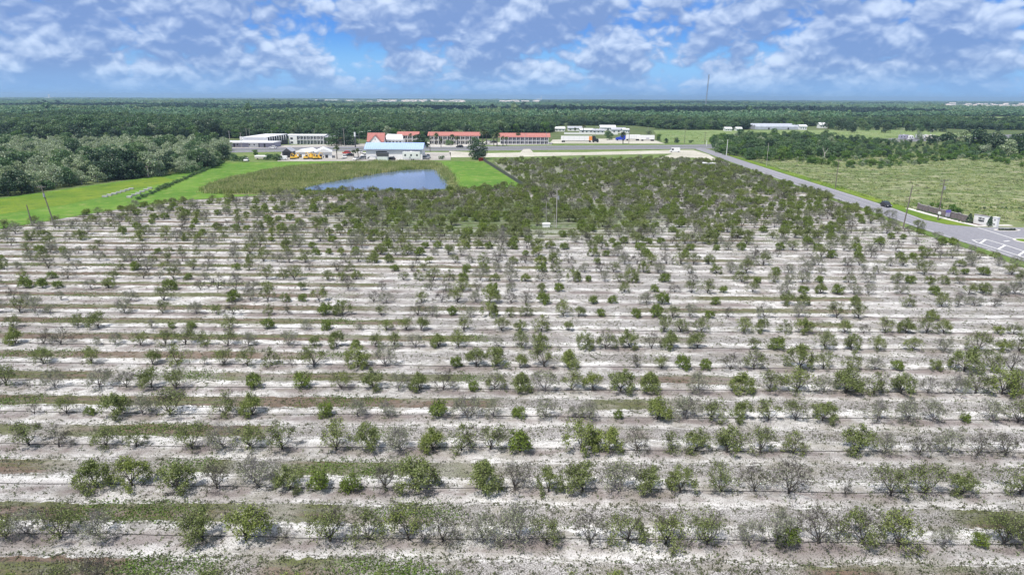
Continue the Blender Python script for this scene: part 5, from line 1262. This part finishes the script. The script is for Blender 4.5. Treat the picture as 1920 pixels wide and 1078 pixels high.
semi(1052, 1110, 12, 267.5, 256, 'white box lorry with a black cab facing right and an orange panel', M['blackpaint'], False, 'orange')
semi(1173, 1200, 18, 264.5, 253.5, 'lorry with a bright blue cab facing left and a white trailer', M['bluepaint'], True)
t_ = thing('box_trailer', 'separate long white box trailer right of the blue lorry', 'trailer', W(1214, 265)); k = mpp(1214, 265)
MB().box(-13*k, 13*k, 0, 2.8, 3.2*k, 10.8*k).build('trailer_box', M['white'], t_); MB().box(-12*k, 12*k, .6, 2.2, 2.4*k, 3.2*k).build('chassis', M['darkmetal'], t_)
for xx in (-9, 8, 11):
    for y_ in (0, 2.4): MB().tube((xx*k, y_, .6), (xx*k, y_+.4, .6), .6, n=14).build('wheel', M['black'], t_)
MB().box(-3*k, 3*k, -.04, -.004, 4.2*k, 6*k).build('side_logo', M['lavender'], t_)
# boats, excavators
def digger(px, py, label, rz, s_):
    t_ = thing('excavator', label, 'excavator', W(px, py), rz, 'yellow machines in the yard'); t_.scale = (s_,)*3
    for y_ in (-1.2, .7): MB().prism_y([(-1.7, .15), (-1.4, 0), (1.4, 0), (1.7, .15), (1.7, .6), (1.4, .8), (-1.4, .8), (-1.7, .6)], y_, y_+.5).build('track', M['black'], t_)
    MB().box(-1.6, 1.2, -1.0, 1.0, .9, 1.9, .1, .05).build('body', M['yellow'], t_); cb = MB().box(-.1, 1.2, -1.0, 0, 1.9, 2.9, .1, .05).build('cab', M['yellow'], t_); MB().box(0, 1.1, -1.04, -1.001, 2.0, 2.75, .1, 0).build('cab_window', M['window'], t_)
    MB().path([(1.1, .4, 1.5), (2.9, .4, 3.9), (4.2, .4, 3.6)], .2, 6).build('boom', M['yellow'], t_); MB().path([(4.2, .4, 3.6), (4.9, .4, 1.6)], .15, 6).build('arm', M['yellow'], t_)
    MB().prism_y([(4.5, .9), (5.3, .9), (5.2, 1.7), (4.7, 1.7)], 0, .8).build('bucket', M['darkmetal'], t_); return t_
for j, (px, py, rz, s_) in enumerate(((549, 299, .3, .9), (556, 298, 2.8, .8), (574, 299, .2, .9), (584, 298.5, 2.5, 1.0), (592, 299.5, .5, .95), (599, 299, 3.0, .8))):
    digger(px, py, 'yellow digger, '+ordw(j+1)+' from the left in front of the white sheds', rz, s_)
# ------------------------------------------------------------------ clouds standing high over the scene; they shade the far forest
def cloud(cx, cy, zz, rx, ry, rz_, seed):
    b = MB(); rr = random.Random(seed)
    for _ in range(16):
        a = rr.random()*6.283; q = math.sqrt(rr.random())*.75; b.ball((cx+rx*q*math.cos(a), cy+ry*q*math.sin(a), zz+rz_*.3*rr.random()), rx*rr.uniform(.25, .42), ry*rr.uniform(.3, .5), rz_*rr.uniform(.4, .8), 14, 9, .12)
    o = b.build('cloud', M['cloud'], smooth=True); o['kind'] = 'structure'; return o
M['cloud'] = mat('cloud_vapour', (.85, .86, .90), 1.0, var=.03, scale=.002, spec=0)
CZ = 950.0; off_ = sd*(CZ/sd.z)
for j, (tx, ty, rx, ry) in enumerate(((-500, 1850, 520, 280), (350, 1750, 420, 230), (1700, 1850, 460, 260), (-1750, 2100, 560, 320), (1200, 4600, 900, 500))):
    cloud(tx+off_.x, ty+off_.y, CZ, rx, ry, 160, j+3)
# ------------------------------------------------------------------ haze
hb = MB().box(-17500, 17500, -900, 17500, -1.5, 82); hm_ = bpy.data.materials.new('haze_air'); hm_.use_nodes = True; hm_.node_tree.nodes.clear(); t = NT(hm_.node_tree)
pv = t.n('ShaderNodeVolumePrincipled', ins={'Color': (.50, .74, 1.0, 1), 'Density': 1.0e-4, 'Anisotropy': .2}); ou = t.n('ShaderNodeOutputMaterial', ins={'Volume': pv.outputs[0]})
o = hb.build('haze', hm_); o['kind'] = 'stuff'
